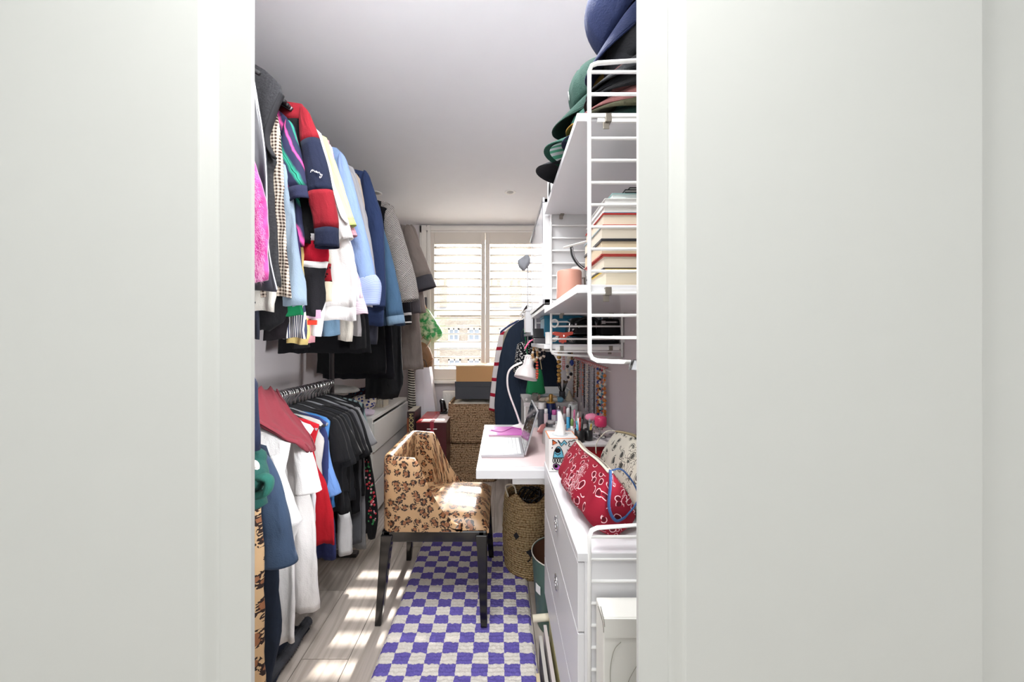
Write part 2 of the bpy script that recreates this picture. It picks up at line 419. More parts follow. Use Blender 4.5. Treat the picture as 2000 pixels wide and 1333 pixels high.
for (wa, wb, wt, wbo) in ((876, 897, 642, 666), (914, 938, 642, 666), (876, 900, 702, 728), (914, 938, 702, 728), (975, 1000, 642, 666), (975, 1000, 702, 728), (838, 858, 702, 728), (838, 858, 642, 666)):
    a, zt_ = HP(wa, wt); b, zb_ = HP(wb, wbo); m = MB()
    m.box((a, 16.92, zb_), (b, 17.02, zb_ + 0.07)); m.box((a, 16.94, zt_ - 0.07), (b, 17.02, zt_)); m.box((a, 16.94, zb_), (a + 0.07, 17.02, zt_)); m.box((b - 0.07, 16.94, zb_), (b, 17.02, zt_)); m.box((a, 16.93, (zt_ + zb_) / 2 - 0.03), (b, 17.02, (zt_ + zb_) / 2 + 0.03)); m.box(((a + b) / 2 - 0.03, 16.94, zb_), ((a + b) / 2 + 0.03, 17.02, zt_))
    f = m.build('window', TRIMW, hs); MB().box((a + 0.05, 16.985, zb_ + 0.05), (b - 0.05, 16.998, zt_ - 0.05)).build('pane', PG, f)
for px in (850, 965, 1010):
    a, zz = HP(px, 606); m = MB(); m.box((a - 0.35, 18.5, zz), (a + 0.35, 19.2, zz + 1.5))
    for q in (-0.2, 0.2): m.lathe([(0.09, zz + 1.5), (0.1, zz + 1.85)], (a + q, 18.85, 0), 10)
    m.build('chimney', BRICK, hs)
struct(MB().box((-40, 3.9, -3.1), (40, 60, -3.0)).build('ground', plain('8F8F8D', 0.95)))
# downlights
for i, (px, Y, lb) in enumerate(((996.5, 2.80, 'white recessed ceiling spotlight on its own towards the window'), (735, 2.82, 'white recessed ceiling spotlight half hidden above the grey coat'))):
    x = X(px, Y); r = thing('ceiling_spotlight', lb, 'light', (x, Y, CEIL), 'recessed ceiling spotlights')
    m = MB(); m.lathe([(0.046, CEIL + 0.001), (0.046, CEIL - 0.004), (0.040, CEIL - 0.006), (0.030, CEIL - 0.004), (0.027, CEIL - 0.001)], (x, Y, 0), 28); m.build('trim_ring', WHITE, r, smooth=True)
    m = MB(); m.lathe([(0.0265, CEIL - 0.0005), (0.0265, CEIL - 0.002), (0.020, CEIL - 0.003), (0.012, CEIL - 0.007), (0.004, CEIL - 0.009)], (x, Y, 0), 20); m.build('lamp', plain('A8A8A8', 0.3), r, smooth=True)

# ---------------------------------------------------------------- pattern materials
def leopard(scale=27, rough=0.4, a='A98560', kind='UV'):
    n = NT('leopard_print', rough, 0.4); v0 = n.coord(kind); v = n.warp(n.warp(v0, 26, 0.016), 110, 0.007)
    d = n.vor(v, scale, rnd=0.85); gate = n.noise(v0, 105, 1)
    ring = n.math('MULTIPLY', n.math('GREATER_THAN', d, 0.19), n.math('LESS_THAN', d, 0.46))
    ring = n.math('MULTIPLY', ring, n.math('GREATER_THAN', gate, 0.475))
    c = n.mix(n.math('MULTIPLY', n.noise(v0, 10, 3), 0.55), a, 'C7A57E'); c = n.mix(n.math('LESS_THAN', d, 0.26), c, '87583A')
    c = n.mix(ring, c, '251511'); n.color(c); n.bump(n.noise(v0, 30, 3), 0.12, 0.003); return n.m
def check(c1, c2, p):
    n = NT('check_cloth', 0.85, 0.2); v = n.sep(n.coord('UV'))
    a = n.math('LESS_THAN', n.math('FRACT', n.math('DIVIDE', v[0], p)), 0.5); b = n.math('LESS_THAN', n.math('FRACT', n.math('DIVIDE', v[1], p)), 0.5)
    s = n.math('MULTIPLY', n.math('ADD', a, b), 0.5); n.color(n.mix(s, c1, c2)); return n.m
def herring():
    n = NT('herringbone_cloth', 0.85, 0.2); v = n.sep(n.coord('UV'))
    zig = n.math('PINGPONG', v[0], 0.018); t = n.math('FRACT', n.math('DIVIDE', n.math('ADD', v[1], zig), 0.0115))
    c = n.mix(n.math('LESS_THAN', t, 0.5), 'C9C5C0', '4E4A48')
    q1 = n.math('FRACT', n.math('DIVIDE', n.math('ADD', v[0], v[1]), 0.085)); q2 = n.math('FRACT', n.math('DIVIDE', n.math('SUBTRACT', v[0], v[1]), 0.085))
    ln = n.math('MAXIMUM', n.math('LESS_THAN', q1, 0.035), n.math('LESS_THAN', q2, 0.035))
    n.color(n.mix(n.math('MULTIPLY', ln, 0.6), c, 'A8A4A0')); n.bump(ln, -0.5, 0.004); return n.m
def bandana(base, dark, line, s=17):
    n = NT('bandana_print', 0.85, 0.2); v0 = n.coord('UV'); v = n.warp(v0, 30, 0.012)
    d = n.vor(v, s); ol = n.math('MULTIPLY', n.math('GREATER_THAN', d, 0.25), n.math('LESS_THAN', d, 0.31)); inn = n.math('LESS_THAN', d, 0.19)
    d2 = n.vor(n.warp(v0, 60, 0.01), s * 2.6); zone = n.math('GREATER_THAN', n.noise(v0, 7, 1), 0.57)
    o2 = n.math('MULTIPLY', n.math('MULTIPLY', n.math('GREATER_THAN', d2, 0.36), n.math('LESS_THAN', d2, 0.46)), zone)
    gate = n.math('GREATER_THAN', n.vor(n.coord('UV'), s, 'Color') if False else n.noise(v0, s * 0.9, 1), 0.47)
    c = n.mix(n.math('MULTIPLY', inn, gate), base, dark); c = n.mix(n.math('MAXIMUM', n.math('MULTIPLY', ol, gate), o2), c, line)
    n.color(c); n.bump(n.noise(v0, 26, 4), 0.35, 0.006); return n.m
def dots(base, dot, s, r=0.22, rnd=1.0):
    n = NT('dotted_cloth', 0.85, 0.2); d = n.vor(n.coord('UV'), s, rnd=rnd); n.color(n.mix(n.math('LESS_THAN', d, r), base, dot)); return n.m
def woven(c1, c2, s=1.0, kind='Object'):
    n = NT('woven_fibre', 0.85, 0.2); v = n.coord('UV'); w = n.warp(v, 60, 0.004)
    a = n.wave(w, 26 * s, 1.5, 'Y'); b = n.vor(w, 95 * s)
    n.color(n.mix(n.math('MULTIPLY', n.math('ADD', b, n.math('MULTIPLY', a, 0.4)), 0.9), c1, c2)); n.bump(n.math('SUBTRACT', a, b), 0.8, 0.006); return n.m
LEO = leopard(26, 0.32); LEOG = leopard(22, 0.8, 'B99A74')
SEAGRASS = woven('E6CC9C', '8A6A42'); HYAC = woven('CFAE8C', '64482F', 0.8)

# ---------------------------------------------------------------- leopard chair
cx, cy = -0.295, 1.72
ch = thing('upholstered_chair', 'leopard print tub chair with a black lacquered frame on the checked rug', 'chair', (cx, cy, 0))
LAC = plain('0D0D0F', 0.12, 0, 0.6)
m = MB()
for a in ((-0.515, 1.495, -0.068, 1.535), (-0.515, 1.915, -0.068, 1.955)): m.box((a[0], a[1], 0.366), (a[2], a[3], 0.416))
for a in ((-0.520, 1.495, -0.480, 1.955), (-0.098, 1.495, -0.058, 1.955)): m.box((a[0], a[1], 0.366), (a[2], a[3], 0.416))
m.build('apron', LAC, ch, bevel=0.006)
for (tx, ty, bx, by) in ((-0.496, 1.515, -0.536, 1.505), (-0.082, 1.515, -0.070, 1.478), (-0.496, 1.935, -0.520, 1.950), (-0.082, 1.935, -0.050, 1.950)):
    m = MB(); rs = []
    for (xx, yy, zz, r) in ((tx, ty, 0.40, 0.026), ((tx * .8 + bx * .2), (ty * .8 + by * .2), 0.34, 0.022), (bx, by, 0.017 if bx > -0.47 else 0.0, 0.014)):
        rs.append([(xx - r, yy - r, zz), (xx + r, yy - r, zz), (xx + r, yy + r, zz), (xx - r, yy + r, zz)])
    m.rings(rs[::-1]); m.build('leg', LAC, ch, bevel=0.004)
# tub back: one padded wall that wraps round three sides, arms sweeping down to the seat
path = []; xo, xf, ya, yb, rc = -0.522, -0.165, 1.487, 1.962, 0.055
for i in range(15): path.append((xf + (xo + rc - xf) * i / 14, ya, 0, -1))
for i in range(1, 7): a = radians(-90 - 90 * i / 6); path.append((xo + rc + rc * cos(a), ya + rc + rc * sin(a), cos(a), sin(a)))
for i in range(1, 12): path.append((xo, ya + rc + (yb - ya - 2 * rc) * i / 12, -1, 0))
for i in range(7): a = radians(180 - 90 * i / 6); path.append((xo + rc + rc * cos(a), yb - rc + rc * sin(a), cos(a), sin(a)))
for i in range(1, 15): path.append((xo + rc + (xf - xo - rc) * i / 14, yb, 0, 1))
def top_z(x):
    t = (x - xo) / (xf - xo)
    if t < 0.42: return 0.742 - 0.012 * t / 0.42
    t = (t - 0.42) / 0.58
    return 0.730 - 0.295 * (1 - (1 - min(1, t * 1.02)) ** 1.9) if t > 0 else 0.73
rs, uv = [], []; s = 0; pv = None; th = 0.045
for (x, y, nx, ny) in path:
    if pv: s += sqrt((x - pv[0]) ** 2 + (y - pv[1]) ** 2)
    pv = (x, y); zt = max(top_z(x), 0.44); th2 = th
    ix, iy = x - nx * th2, y - ny * th2; b = 0.416
    prof = [(0, b), (0, (b + zt) / 2), (0, zt - 0.02), (0.1, zt - 0.006), (0.35, zt), (0.65, zt), (0.9, zt - 0.006), (1, zt - 0.02), (1, (b + zt) / 2), (1, b)]
    rs.append([(x + (ix - x) * t, y + (iy - y) * t, z) for t, z in prof]); L = [0, .5, 1, 1.02, 1.04, 1.06, 1.08, 1.1, 1.5, 2]
    uv.append([(s, (z if t < 0.5 else 2 * zt - z)) for t, z in prof])
m = MB(); m.rings(rs, False, True, True, uv); m.build('backrest', LEO, ch, smooth=True, bevel=0)
m = MB(); rs = []; uv = []; N = 22
for i in range(N + 1):
    u = i / N; x = -0.480 + u * 0.430; row = []; ur = []
    for j in range(N + 1):
        vv = j / N; y = 1.500 + vv * 0.449
        e = (min(u * 6, 1, (1 - u) * 9) * min(vv * 8, 1, (1 - vv) * 8)); e = max(0, e) ** 0.45
        z = 0.418 + 0.046 * e + 0.014 * sin(pi * u) * sin(pi * vv) + 0.0035 * noise.noise((x * 8, y * 30, 0)) * e
        row.append((x, y, z)); ur.append((x * 0.9, y * 1.0))
    rs.append(row); uv.append(ur)
m.rings(rs, False, False, False, uv)
b = [(p[0], p[1], 0.405) for p in (rs[0][0], rs[-1][0], rs[-1][-1], rs[0][-1])]
for edge in ([r_[0] for r_ in rs], rs[-1], [r_[-1] for r_ in rs][::-1], rs[0][::-1]):
    lo = [(p[0], p[1], 0.405) for p in edge]; k = len(edge)
    m.add(lo + list(edge), [(i, i + 1, k + i + 1, k + i) for i in range(k - 1)])
m.build('seat', LEO, ch, smooth=True)

# ---------------------------------------------------------------- checked rug: one tufted pile, rows of knots
n = NT('rug_pile', 0.95, 0.1); v = n.warp(n.coord('Object'), 55, 0.010); q = n.sep(v)
a = n.math('FLOOR', n.math('DIVIDE', q[0], 0.0615)); bb = n.math('FLOOR', n.math('DIVIDE', q[1], 0.0467))
ck = n.math('MODULO', n.math('ABSOLUTE', n.math('ADD', a, bb)), 2.0)
n.color(n.mix(n.noise(n.coord('Object'), 150, 2), n.mix(ck, 'EFEAE4', '7F74BE'), n.mix(ck, 'CFC8BF', '51479A'))); n.bump(n.noise(n.coord('Object'), 320, 2), 0.6, 0.006)
rx0, rx1, ry0, ry1 = -0.478, 0.140, 0.84, 2.21; NX, NY = 150, 420; rs = []
for j in range(NY + 1):
    y = ry0 + (ry1 - ry0) * j / NY; row = []
    for i in range(NX + 1):
        x = rx0 + (rx1 - rx0) * i / NX
        e = min(1, min(i, NX - i) / 3.0, min(j, NY - j) / 3.0)
        wob = 0.006 * noise.noise((x * 3, y * 9, 3)) if i in (0, NX) or i < 3 or i > NX - 3 else 0
        kn = abs(sin(pi * (y + 0.004 * noise.noise((x * 40, y * 30, 1))) / 0.0156)) ** 0.6
        z = 0.0015 + e * (0.0075 + 0.0045 * kn + 0.004 * noise.noise((x * 75, y * 75, 0)) + 0.0022 * noise.noise((x * 160, y * 160, 5)))
        row.append((x + wob, y, z))
    rs.append(row)
m = MB(); m.rings(rs, False, False, False)
rug = m.build('checked_rug', n.m, None, smooth=True, origin=(rx0 + 0.001, ry0, 0))
tag(rug, 'shaggy purple and cream checked runner rug lying under the leopard chair', 'rug')

# ---------------------------------------------------------------- ladder shelving along the wall
SX0, SX1 = 0.174, 0.480; PX = 0.201                                 # shelf front, shelf rear, ladder front rod
YA, YB, YC, YD = 0.77, 1.35, 1.93, 2.50
WIRE = plain('EFEFEE', 0.35)
def ladder(label, Y, z0, z1, cat='ladder', open_bottom=False):
    r = thing('shelf_ladder', label, 'shelf ladder', ((PX + WALL_R) / 2, Y, z0), 'white wire shelf ladders')
    xb = WALL_R - 0.008; R = 0.018; rr = 0.0048
    top = [(PX, Y, z1 - R), (PX + 0.3 * R, Y, z1 - 0.3 * R), (PX + R, Y, z1), (xb, Y, z1 + 0.018)]
    bot = [(xb, Y, z0 - 0.012), (PX + R, Y, z0), (PX + 0.3 * R, Y, z0 + 0.3 * R), (PX, Y, z0 + R)]
    if open_bottom: pts = [(PX, Y, z0)] + top + [(xb, Y, z0)]
    else: pts = bot + top + [(xb, Y, z0 - 0.012)]
    MB().tube(pts, rr, 10).build('rod', WIRE, r, smooth=True)
    z = z1 - 0.020; k = 0
    while z > z0 + 0.01:
        MB().tube([(PX, Y, z), (xb, Y, z)], 0.0036, 8).build('rung', WIRE, r, smooth=True)
        z -= 0.0499; k += 1
    for zz in (z1 - 0.05, z0 + 0.06): MB().box((xb - 0.006, Y - 0.006, zz - 0.012), (WALL_R, Y + 0.006, zz + 0.012)).build('wall_fixing', WIRE, r)
    return r
ladder('white wire shelf ladder carrying the cap shelf and the book shelf', YA, 1.205, 1.876)
ladder('white wire shelf ladder between the book shelf and the sliding door cabinet', YB, 1.195, 1.876)
ladder('white wire shelf ladder beyond the sliding door cabinet', YC, 1.195, 1.82)
ladder('white wire shelf ladder beside the hanging navy dress', YD, 1.195, 1.82)
ladder('white wire floor ladder at the end of the white drawer cabinet', YA, 0.0, 0.828, open_bottom=True)
BRASS = plain('8C857C', 0.35, 0.8)
def shelf(label, Y0, Y1, z, t=0.019, x0=SX0, x1=SX1, lip=True):
    r = thing('wall_shelf', label, 'shelf', ((x0 + x1) / 2, (Y0 + Y1) / 2, z - t))
    MB().box((x0, Y0 + 0.004, z - t), (x1, Y1 - 0.004, z)).build('board', GLOSSW, r, bevel=0.0015)
    MB().box((x0 + 0.045, Y0 - 0.0005, z - t - 0.004), (x1 - 0.01, Y0 + 0.005, z - t + 0.008)).build('edge_rail', WIRE, r)
    for xx in (x0 + 0.062, x1 - 0.05):
        for yy, sg in ((Y0 - 0.001, 1), (Y1 - 0.012, 1)):
            m = MB(); m.box((xx, yy - 0.004, z - t - 0.006), (xx + 0.014, yy + 0.016, z - 0.006)); m.box((xx - 0.004, yy, z - t - 0.020), (xx + 0.010, yy + 0.003, z - t - 0.004)); m.build('clip', BRASS, r, bevel=0.001)
    return r
shelf('white wall shelf up by the ceiling stacked with caps', YA, YB, 1.767)
shelf('white wall shelf holding the thick stack of books', YA, YB, 1.377)
shelf('white wall shelf holding handbags and hair clips below the sliding door cabinet', YB, YC, 1.236)
shelf('short white wall shelf at the far end beside the navy dress', YC, YD, 1.300)
# sliding door cabinet
r = thing('wall_cabinet', 'white wall cabinet with glossy sliding doors next to the window', 'cabinet', (0.32, 1.64, 1.395))
cz0, cz1, c0, c1 = 1.400, 1.815, YB + 0.006, YC - 0.006
m = MB()
for a in ((SX0 + 0.002, c0, cz0, SX1, c1, cz0 + 0.016), (SX0 + 0.002, c0, cz1 - 0.016, SX1, c1, cz1), (SX0 + 0.002, c0, cz0, SX1, c0 + 0.016, cz1), (SX0 + 0.002, c1 - 0.016, cz0, SX1, c1, cz1), (SX1 - 0.008, c0, cz0, SX1, c1, cz1)):
    m.box(a[:3], a[3:])
m.build('carcass', plain('D9D9DA', 0.4), r, bevel=0.001)
for ta, tb in ((cz0 - 0.004, cz0 + 0.014), (cz1 - 0.014, cz1 + 0.004)): MB().box((SX0 - 0.006, c0 - 0.002, ta), (SX0 + 0.002, c1 + 0.002, tb)).build('door_track', plain('9A9A9E', 0.3, 0.6), r)
for a, b, xx in ((c0 + 0.002, (c0 + c1) / 2 + 0.02, SX0 - 0.004), ((c0 + c1) / 2 - 0.02, c1 - 0.002, SX0 + 0.004)):
    d = MB().box((xx, a, cz0 + 0.013), (xx + 0.006, b, cz1 - 0.013)).build('sliding_door', plain('F0F2F8', 0.06), r)
    MB().box((xx - 0.002, a, cz0 + 0.013), (xx, a + 0.008, cz1 - 0.013)).build('door_pull', plain('8A8A90', 0.3, 0.7), d)
shelf('white shelf closing the underside of the sliding door cabinet', YB, YC, 1.392, 0.016)
# drawer cabinet
r = thing('drawer_cabinet', 'white three drawer cabinet with ring handles below the book shelf', 'cabinet', (0.33, 1.06, 0.245))
DRW = plain('DFDFE2', 0.3); k0, k1 = YA, YB
m = MB()
for a in ((SX0 + 0.016, k0, 0.25, SX1, k0 + 0.016, 0.752), (SX0 + 0.016, k1 - 0.016, 0.25, SX1, k1, 0.752), (SX0 + 0.016, k0, 0.25, SX1, k1, 0.266), (SX1 - 0.01, k0, 0.25, SX1, k1, 0.752)): m.box(a[:3], a[3:])
m.build('carcass', DRW, r, bevel=0.001)
MB().box((SX0, k0 - 0.002, 0.752), (SX1 + 0.006, k1 + 0.002, 0.772)).build('worktop', DRW, r, bevel=0.0015)
for (za, zb, h) in ((0.592, 0.748, 0.69), (0.402, 0.588, 0.51), (0.254, 0.398, None)):
    d = MB().box((SX0 + 0.001, k0 + 0.001, za), (SX0 + 0.016, k1 - 0.001, zb)).build('drawer', DRW, r, bevel=0.0015)
    if h:
        yy = 1.045; m = MB(); m.tube([(SX0 - 0.003 , yy + 0.021 * cos(t), h + 0.021 * sin(t)) for t in [2 * pi * i / 24 for i in range(25)]], 0.0022, 8); m.cyl((SX0 - 0.008, yy, h), (SX0 + 0.001, yy, h), 0.005, 12)
        m.build('ring_handle', CHROME, d, smooth=True)

# desk
DT = 0.734
r = thing('wall_desk', 'white wall mounted desk top holding the laptop and the lamp', 'desk', (0.19, 1.73, 0.69))
MB().box((-0.097, 1.362, 0.697), (WALL_R - 0.004, 2.10, DT)).build('desk_top', GLOSSW, r, bevel=0.003)
m = MB(); m.box((0.05, 1.39, 0.665), (WALL_R - 0.02, 1.41, 0.697)); m.box((0.05, 2.05, 0.665), (WALL_R - 0.02, 2.07, 0.697)); m.build('bracket', WIRE, r)
MAT = plain('E9D2D2', 0.5)
def rrect(x0, y0, x1, y1, rad, k=5):
    out = []
    for cx_, cy_, a0 in ((x1 - rad, y1 - rad, 0), (x0 + rad, y1 - rad, 90), (x0 + rad, y0 + rad, 180), (x1 - rad, y0 + rad, 270)):
        for i in range(k + 1): a = radians(a0 + 90 * i / k); out.append((cx_ + rad * cos(a), cy_ + rad * sin(a)))
    return out
tag(MB().prism(rrect(-0.083, 1.40, 0.235, 2.02, 0.02), DT, DT + 0.0022, 'XY').build('desk_mat', MAT), 'pale pink desk mat with rounded corners under the laptop', 'desk mat')

# ---------------------------------------------------------------- chest of drawers
r = thing('chest_of_drawers', 'white chest of three wide drawers standing beyond the clothes rail', 'chest', (-1.115, 2.765, 0))
cx0, cx1, ca, cb2 = WALL_L + 0.015, -0.878, 2.335, 3.195; CH = plain('E6E5E1', 0.4)
m = MB(); m.box((cx0, ca, 0.03), (cx1 + 0.002, ca + 0.018, 0.70)); m.box((cx0, cb2 - 0.018, 0.03), (cx1 + 0.002, cb2, 0.70)); m.box((cx0, ca, 0.03), (cx0 + 0.01, cb2, 0.70)); m.box((cx0, ca, 0.03), (cx1 - 0.03, cb2, 0.045)); m.box((cx0, ca, 0), (cx1 - 0.05, cb2, 0.03))
m.build('carcass', CH, r, bevel=0.001)
MB().box((cx0, ca - 0.004, 0.70), (cx1 + 0.004, cb2 + 0.004, 0.722)).build('chest_top', CH, r, bevel=0.0015)
for i, (a, b, o) in enumerate(((0.484, 0.682, 0.012), (0.264, 0.470, 0), (0.042, 0.250, 0))):
    m = MB(); m.box((cx1 - 0.012 + o, ca + 0.002, a), (cx1 + 0.004 + o, cb2 - 0.002, b)); m.box((cx0 + 0.04, ca + 0.03, a + 0.01), (cx1 - 0.012 + o, cb2 - 0.03, a + 0.02))
    m.box((cx0 + 0.04, ca + 0.03, a + 0.01), (cx1 - 0.012 + o, ca + 0.042, b - 0.03)); m.box((cx0 + 0.04, cb2 - 0.042, a + 0.01), (cx1 - 0.012 + o, cb2 - 0.03, b - 0.03))
    m.build('drawer', CH, r, bevel=0.0015)

# ---------------------------------------------------------------- clothes rails
RX, RZU, RZL = -0.98, 2.30, 1.015
STEEL = plain('6E6A6C', 0.3, 0.9)
r = thing('clothes_rail', 'steel upper clothes rail hung tightly with shirts and coats', 'clothes rail', (RX, 2.1, 0.72))
MB().tube([(RX, 0.74, RZU), (RX, 3.1, RZU)], 0.0125, 14).build('rod', STEEL, r, smooth=True)
MB().tube([(RX, 1.987, 0.95), (RX, 1.987, RZU)], 0.0135, 14).build('post', STEEL, r, smooth=True)
MB().tube([(RX, 3.08, RZU), (RX, 3.08, 0.722)], 0.0125, 14).build('post', STEEL, r, smooth=True)
MB().tube([(WALL_L, 0.80, RZU), (RX, 0.80, RZU)], 0.010, 10).build('wall_bracket', STEEL, r, smooth=True)
r = thing('clothes_rail', 'lower clothes rail crowded with hanger hooks between floor and upper rail', 'clothes rail', (RX, 1.5, 0))
MB().tube([(RX, 0.74, RZL), (RX, 1.99, RZL)], 0.0125, 14).build('rod', STEEL, r, smooth=True)
MB().tube([(RX, 1.987, 0.0), (RX, 1.987, 0.95)], 0.0135, 14).build('post', STEEL, r, smooth=True)
MB().tube([(RX, 0.76, 0.0), (RX, 0.76, RZL)], 0.0135, 14).build('post', STEEL, r, smooth=True)
MB().box((WALL_L + 0.05, 1.967, 0.0), (RX + 0.15, 2.007, 0.02)).build('foot', STEEL, r)
def hanger(Y, rz, mat, label, group=None, tilt=0.0, half=0.19, width=0.0052):
    r = thing('clothes_hanger', label, 'hanger', (RX, Y, rz - 0.17), group)
    R = 0.021
    hk = [(RX + R * cos(a), Y, rz - 0.0125 + 0.004 + 0.0 + R * sin(a) + 0.0) for a in [radians(200 - 240 * i / 12) for i in range(13)]]
    hk = hk + [(RX + 0.004, Y, rz - 0.035), (RX, Y, rz - 0.045), (RX, Y, rz - 0.075)]
    MB().tube(hk, 0.0023, 6).build('hook', CHROME if mat is not WOODM else CHROME, r, smooth=True)
    pts = []
    for i in range(-6, 7):
        t = i / 6; pts.append((RX + half * t, Y + tilt * t, rz - 0.075 - 0.075 * abs(t) ** 1.35))
    MB().tube(pts, width, 6, flat=1.5).build('shoulder_bar', mat, r, smooth=True)
    return r
WOODM = plain('9A6B3E', 0.4)

# ---------------------------------------------------------------- baskets and bin
def basket(label, name, x0, x1, y0, y1, z0, z1, mat, rough=0.006, h=None):
    r = thing(name, label, 'basket', ((x0 + x1) / 2, (y0 + y1) / 2, z0)); m = MB(); rs = []; uv = []
    per = rrect(x0, y0, x1, y1, 0.05, 4); cxm, cym = (x0 + x1) / 2, (y0 + y1) / 2; nz = 18
    def ring(k, z, inset, bulge):
        out = []
        for (px, py) in per:
            d = Vector((px - cxm, py - cym)); s = (1 - inset / d.length) + bulge / d.length
            out.append((cxm + d.x * s, cym + d.y * s, z + 0.006 * noise.noise((px * 12, py * 12, 1)) * (k > 2)))
        return out
    for k in range(nz + 1):
        z = z0 + (z1 - z0) * k / nz; rs.append(ring(k, z, 0, 0.003 * (k % 2) + 0.008 * sin(pi * k / nz)))
    for k in range(nz, 1, -4):
        z = z0 + (z1 - z0) * k / nz; rs.append(ring(k, z - 0.002, 0.014, 0))
    acc = [0]
    for i in range(len(per)): a, b = per[i], per[(i + 1) % len(per)]; acc.append(acc[-1] + sqrt((a[0] - b[0]) ** 2 + (a[1] - b[1]) ** 2))
    uv = [[(u, rr[0][2]) for u in acc] for rr in rs]
    m.rings(rs, True, True, True, uv); m.build('basket_body', mat, r, smooth=True)
    m = MB(); m.tube([p for p in ring(9, z1, 0.006, 0)] + [ring(9, z1, 0.006, 0)[0]], 0.009, 8); m.build('rim', mat, r, smooth=True)
    return r
basket('square woven water hyacinth basket on the floor under the other basket', 'storage_basket', -0.465, -0.03, 3.02, 3.42, 0.0, 0.338, HYAC)
basket('square woven water hyacinth basket filled with cream fleece on top of its twin', 'storage_basket', -0.460, -0.03, 3.00, 3.41, 0.352, 0.685, HYAC)
m = MB(); rs = []
for i in range(13):
    row = []
    for j in range(13):
        x = -0.44 + 0.39 * i / 12; y = 3.02 + 0.37 * j / 12; e = min(1, min(i, 12 - i, j, 12 - j) / 3)
        row.append((x, y, 0.660 + 0.035 * e + 0.02 * noise.noise((x * 14, y * 14, 2)) * e))
    rs.append(row)
m.rings(rs, False, False, False)
tag(m.build('fleece_blanket', cloth('E9DFD0', 0.95, 0.3, 120, 0.6), None, smooth=True, solid=0.01), 'cream fleece blanket bunched in the open basket under the dark box', 'blanket')
def carton(name, label, x0, x1, y0, y1, z0, z1, mat, lidmat=None, lid=0.03, cat='box'):
    r = thing(name, label, cat, ((x0 + x1) / 2, (y0 + y1) / 2, z0))
    MB().box((x0, y0, z0), (x1, y1, z1 - lid)).build('box_body', mat, r, bevel=0.002)
    MB().box((x0 - 0.003, y0 - 0.003, z1 - lid), (x1 + 0.003, y1 + 0.003, z1)).build('lid', lidmat or mat, r, bevel=0.002)
    return r
yb_ = 3.05
carton('storage_box', 'charcoal cardboard box resting on the basket of fleece', X(889, yb_), X(975, yb_), yb_, yb_ + 0.30, 0.727, Z(746, yb_), plain('3E4046', 0.7), lid=0.045)
carton('storage_box', 'tan kraft cardboard box on the charcoal box in front of the window', X(891, yb_), X(968, yb_), yb_ - 0.005, yb_ + 0.31, Z(746, yb_) + 0.001, Z(714, yb_), plain('B98E5E', 0.75), plain('D3B088', 0.75), lid=0.012)
# cat face basket
r = thing('cat_basket', 'round seagrass basket with a black cat face under the desk', 'basket', (0.165, 1.91, 0))
m = MB(); rs = []; uv = []; seg = 40; R0 = 0.148; zt0 = 0.400
def bas(k, inner=0):
    out = []; ux = []
    for j in range(seg):
        a = 2 * pi * j / seg - pi / 2
        d1 = abs((a - radians(-128) + pi) % (2 * pi) - pi); d2 = abs((a - radians(-52) + pi) % (2 * pi) - pi)
        ear = max(0, 1 - d1 / 0.42, 1 - d2 / 0.42)
        hh = zt0 + 0.045 * ear; t = k / 20
        rr = R0 * (0.90 + 0.10 * sin(pi * min(1, t * 0.9 + 0.1)) + 0.04 * t) + (0.0028 if k % 2 else 0) - inner
        out.append((0.165 + rr * cos(a), 1.91 + rr * sin(a), hh * t)); ux.append((a * R0, hh * t))
    return out, ux + [(ux[0][0] + 2 * pi * R0, ux[0][1])]
for k in range(21): a, b = bas(k); rs.append(a); uv.append(b)
for k in range(20, 1, -3): a, b = bas(k, 0.012); rs.append(a); uv.append(b)
m.rings(rs, True, True, True, uv); m.build('basket_body', SEAGRASS, r, smooth=True)
def on_bas(a, z, e=0.004):
    rr = R0 * 1.035 + e; return Vector((0.165 + rr * cos(a), 1.91 + rr * sin(a), z))
for nm, ac, zc, da, dz in (('eye', -121, 0.235, 6, 0.020), ('eye', -62, 0.235, 6, 0.020), ('nose', -93, 0.165, 9, 0.026)):
    m = MB(); pts = [on_bas(radians(ac + da * cos(t)), zc + dz * sin(t) * (1 if nm == 'eye' or sin(t) < 0 else 0.5)) for t in [2 * pi * i / 4 + (0 if nm == 'eye' else 0.0) for i in range(4)]]
    m.add(pts + [p + (p - Vector((0.165, 1.91, p.z))).normalized() * 0.003 for p in pts], [(0, 1, 2, 3), (7, 6, 5, 4), (0, 4, 5, 1), (1, 5, 6, 2), (2, 6, 7, 3), (3, 7, 4, 0)]); m.build(nm, BLACK, r)
m = MB(); m.tube([on_bas(radians(-93), 0.145), on_bas(radians(-94), 0.125), on_bas(radians(-99), 0.112)], 0.003, 6); m.build('mouth', BLACK, r)
m = MB(); m.tube(catmull([(0.045, 1.86, 0.40), (0.03, 1.87, 0.455), (0.075, 1.83, 0.47), (0.09, 1.80, 0.40)]), 0.004, 6); m.build('carry_strap', plain('D9D2BE', 0.8), r)
m = MB()
for q in range(5):
    pts = [(0.175 + 0.085 * cos(a + q) * (0.6 + 0.1 * q), 1.91 + 0.08 * sin(a * 1.1 + q), 0.355 + 0.03 * sin(2.3 * a + q) + q * 0.006) for a in [i * 0.42 for i in range(17)]]
    m.tube(catmull(pts, 3), 0.0045, 6)
tag(m.build('cable_coil', BLACK, None, smooth=True), 'tangle of black cables lying in the cat face basket', 'cable')
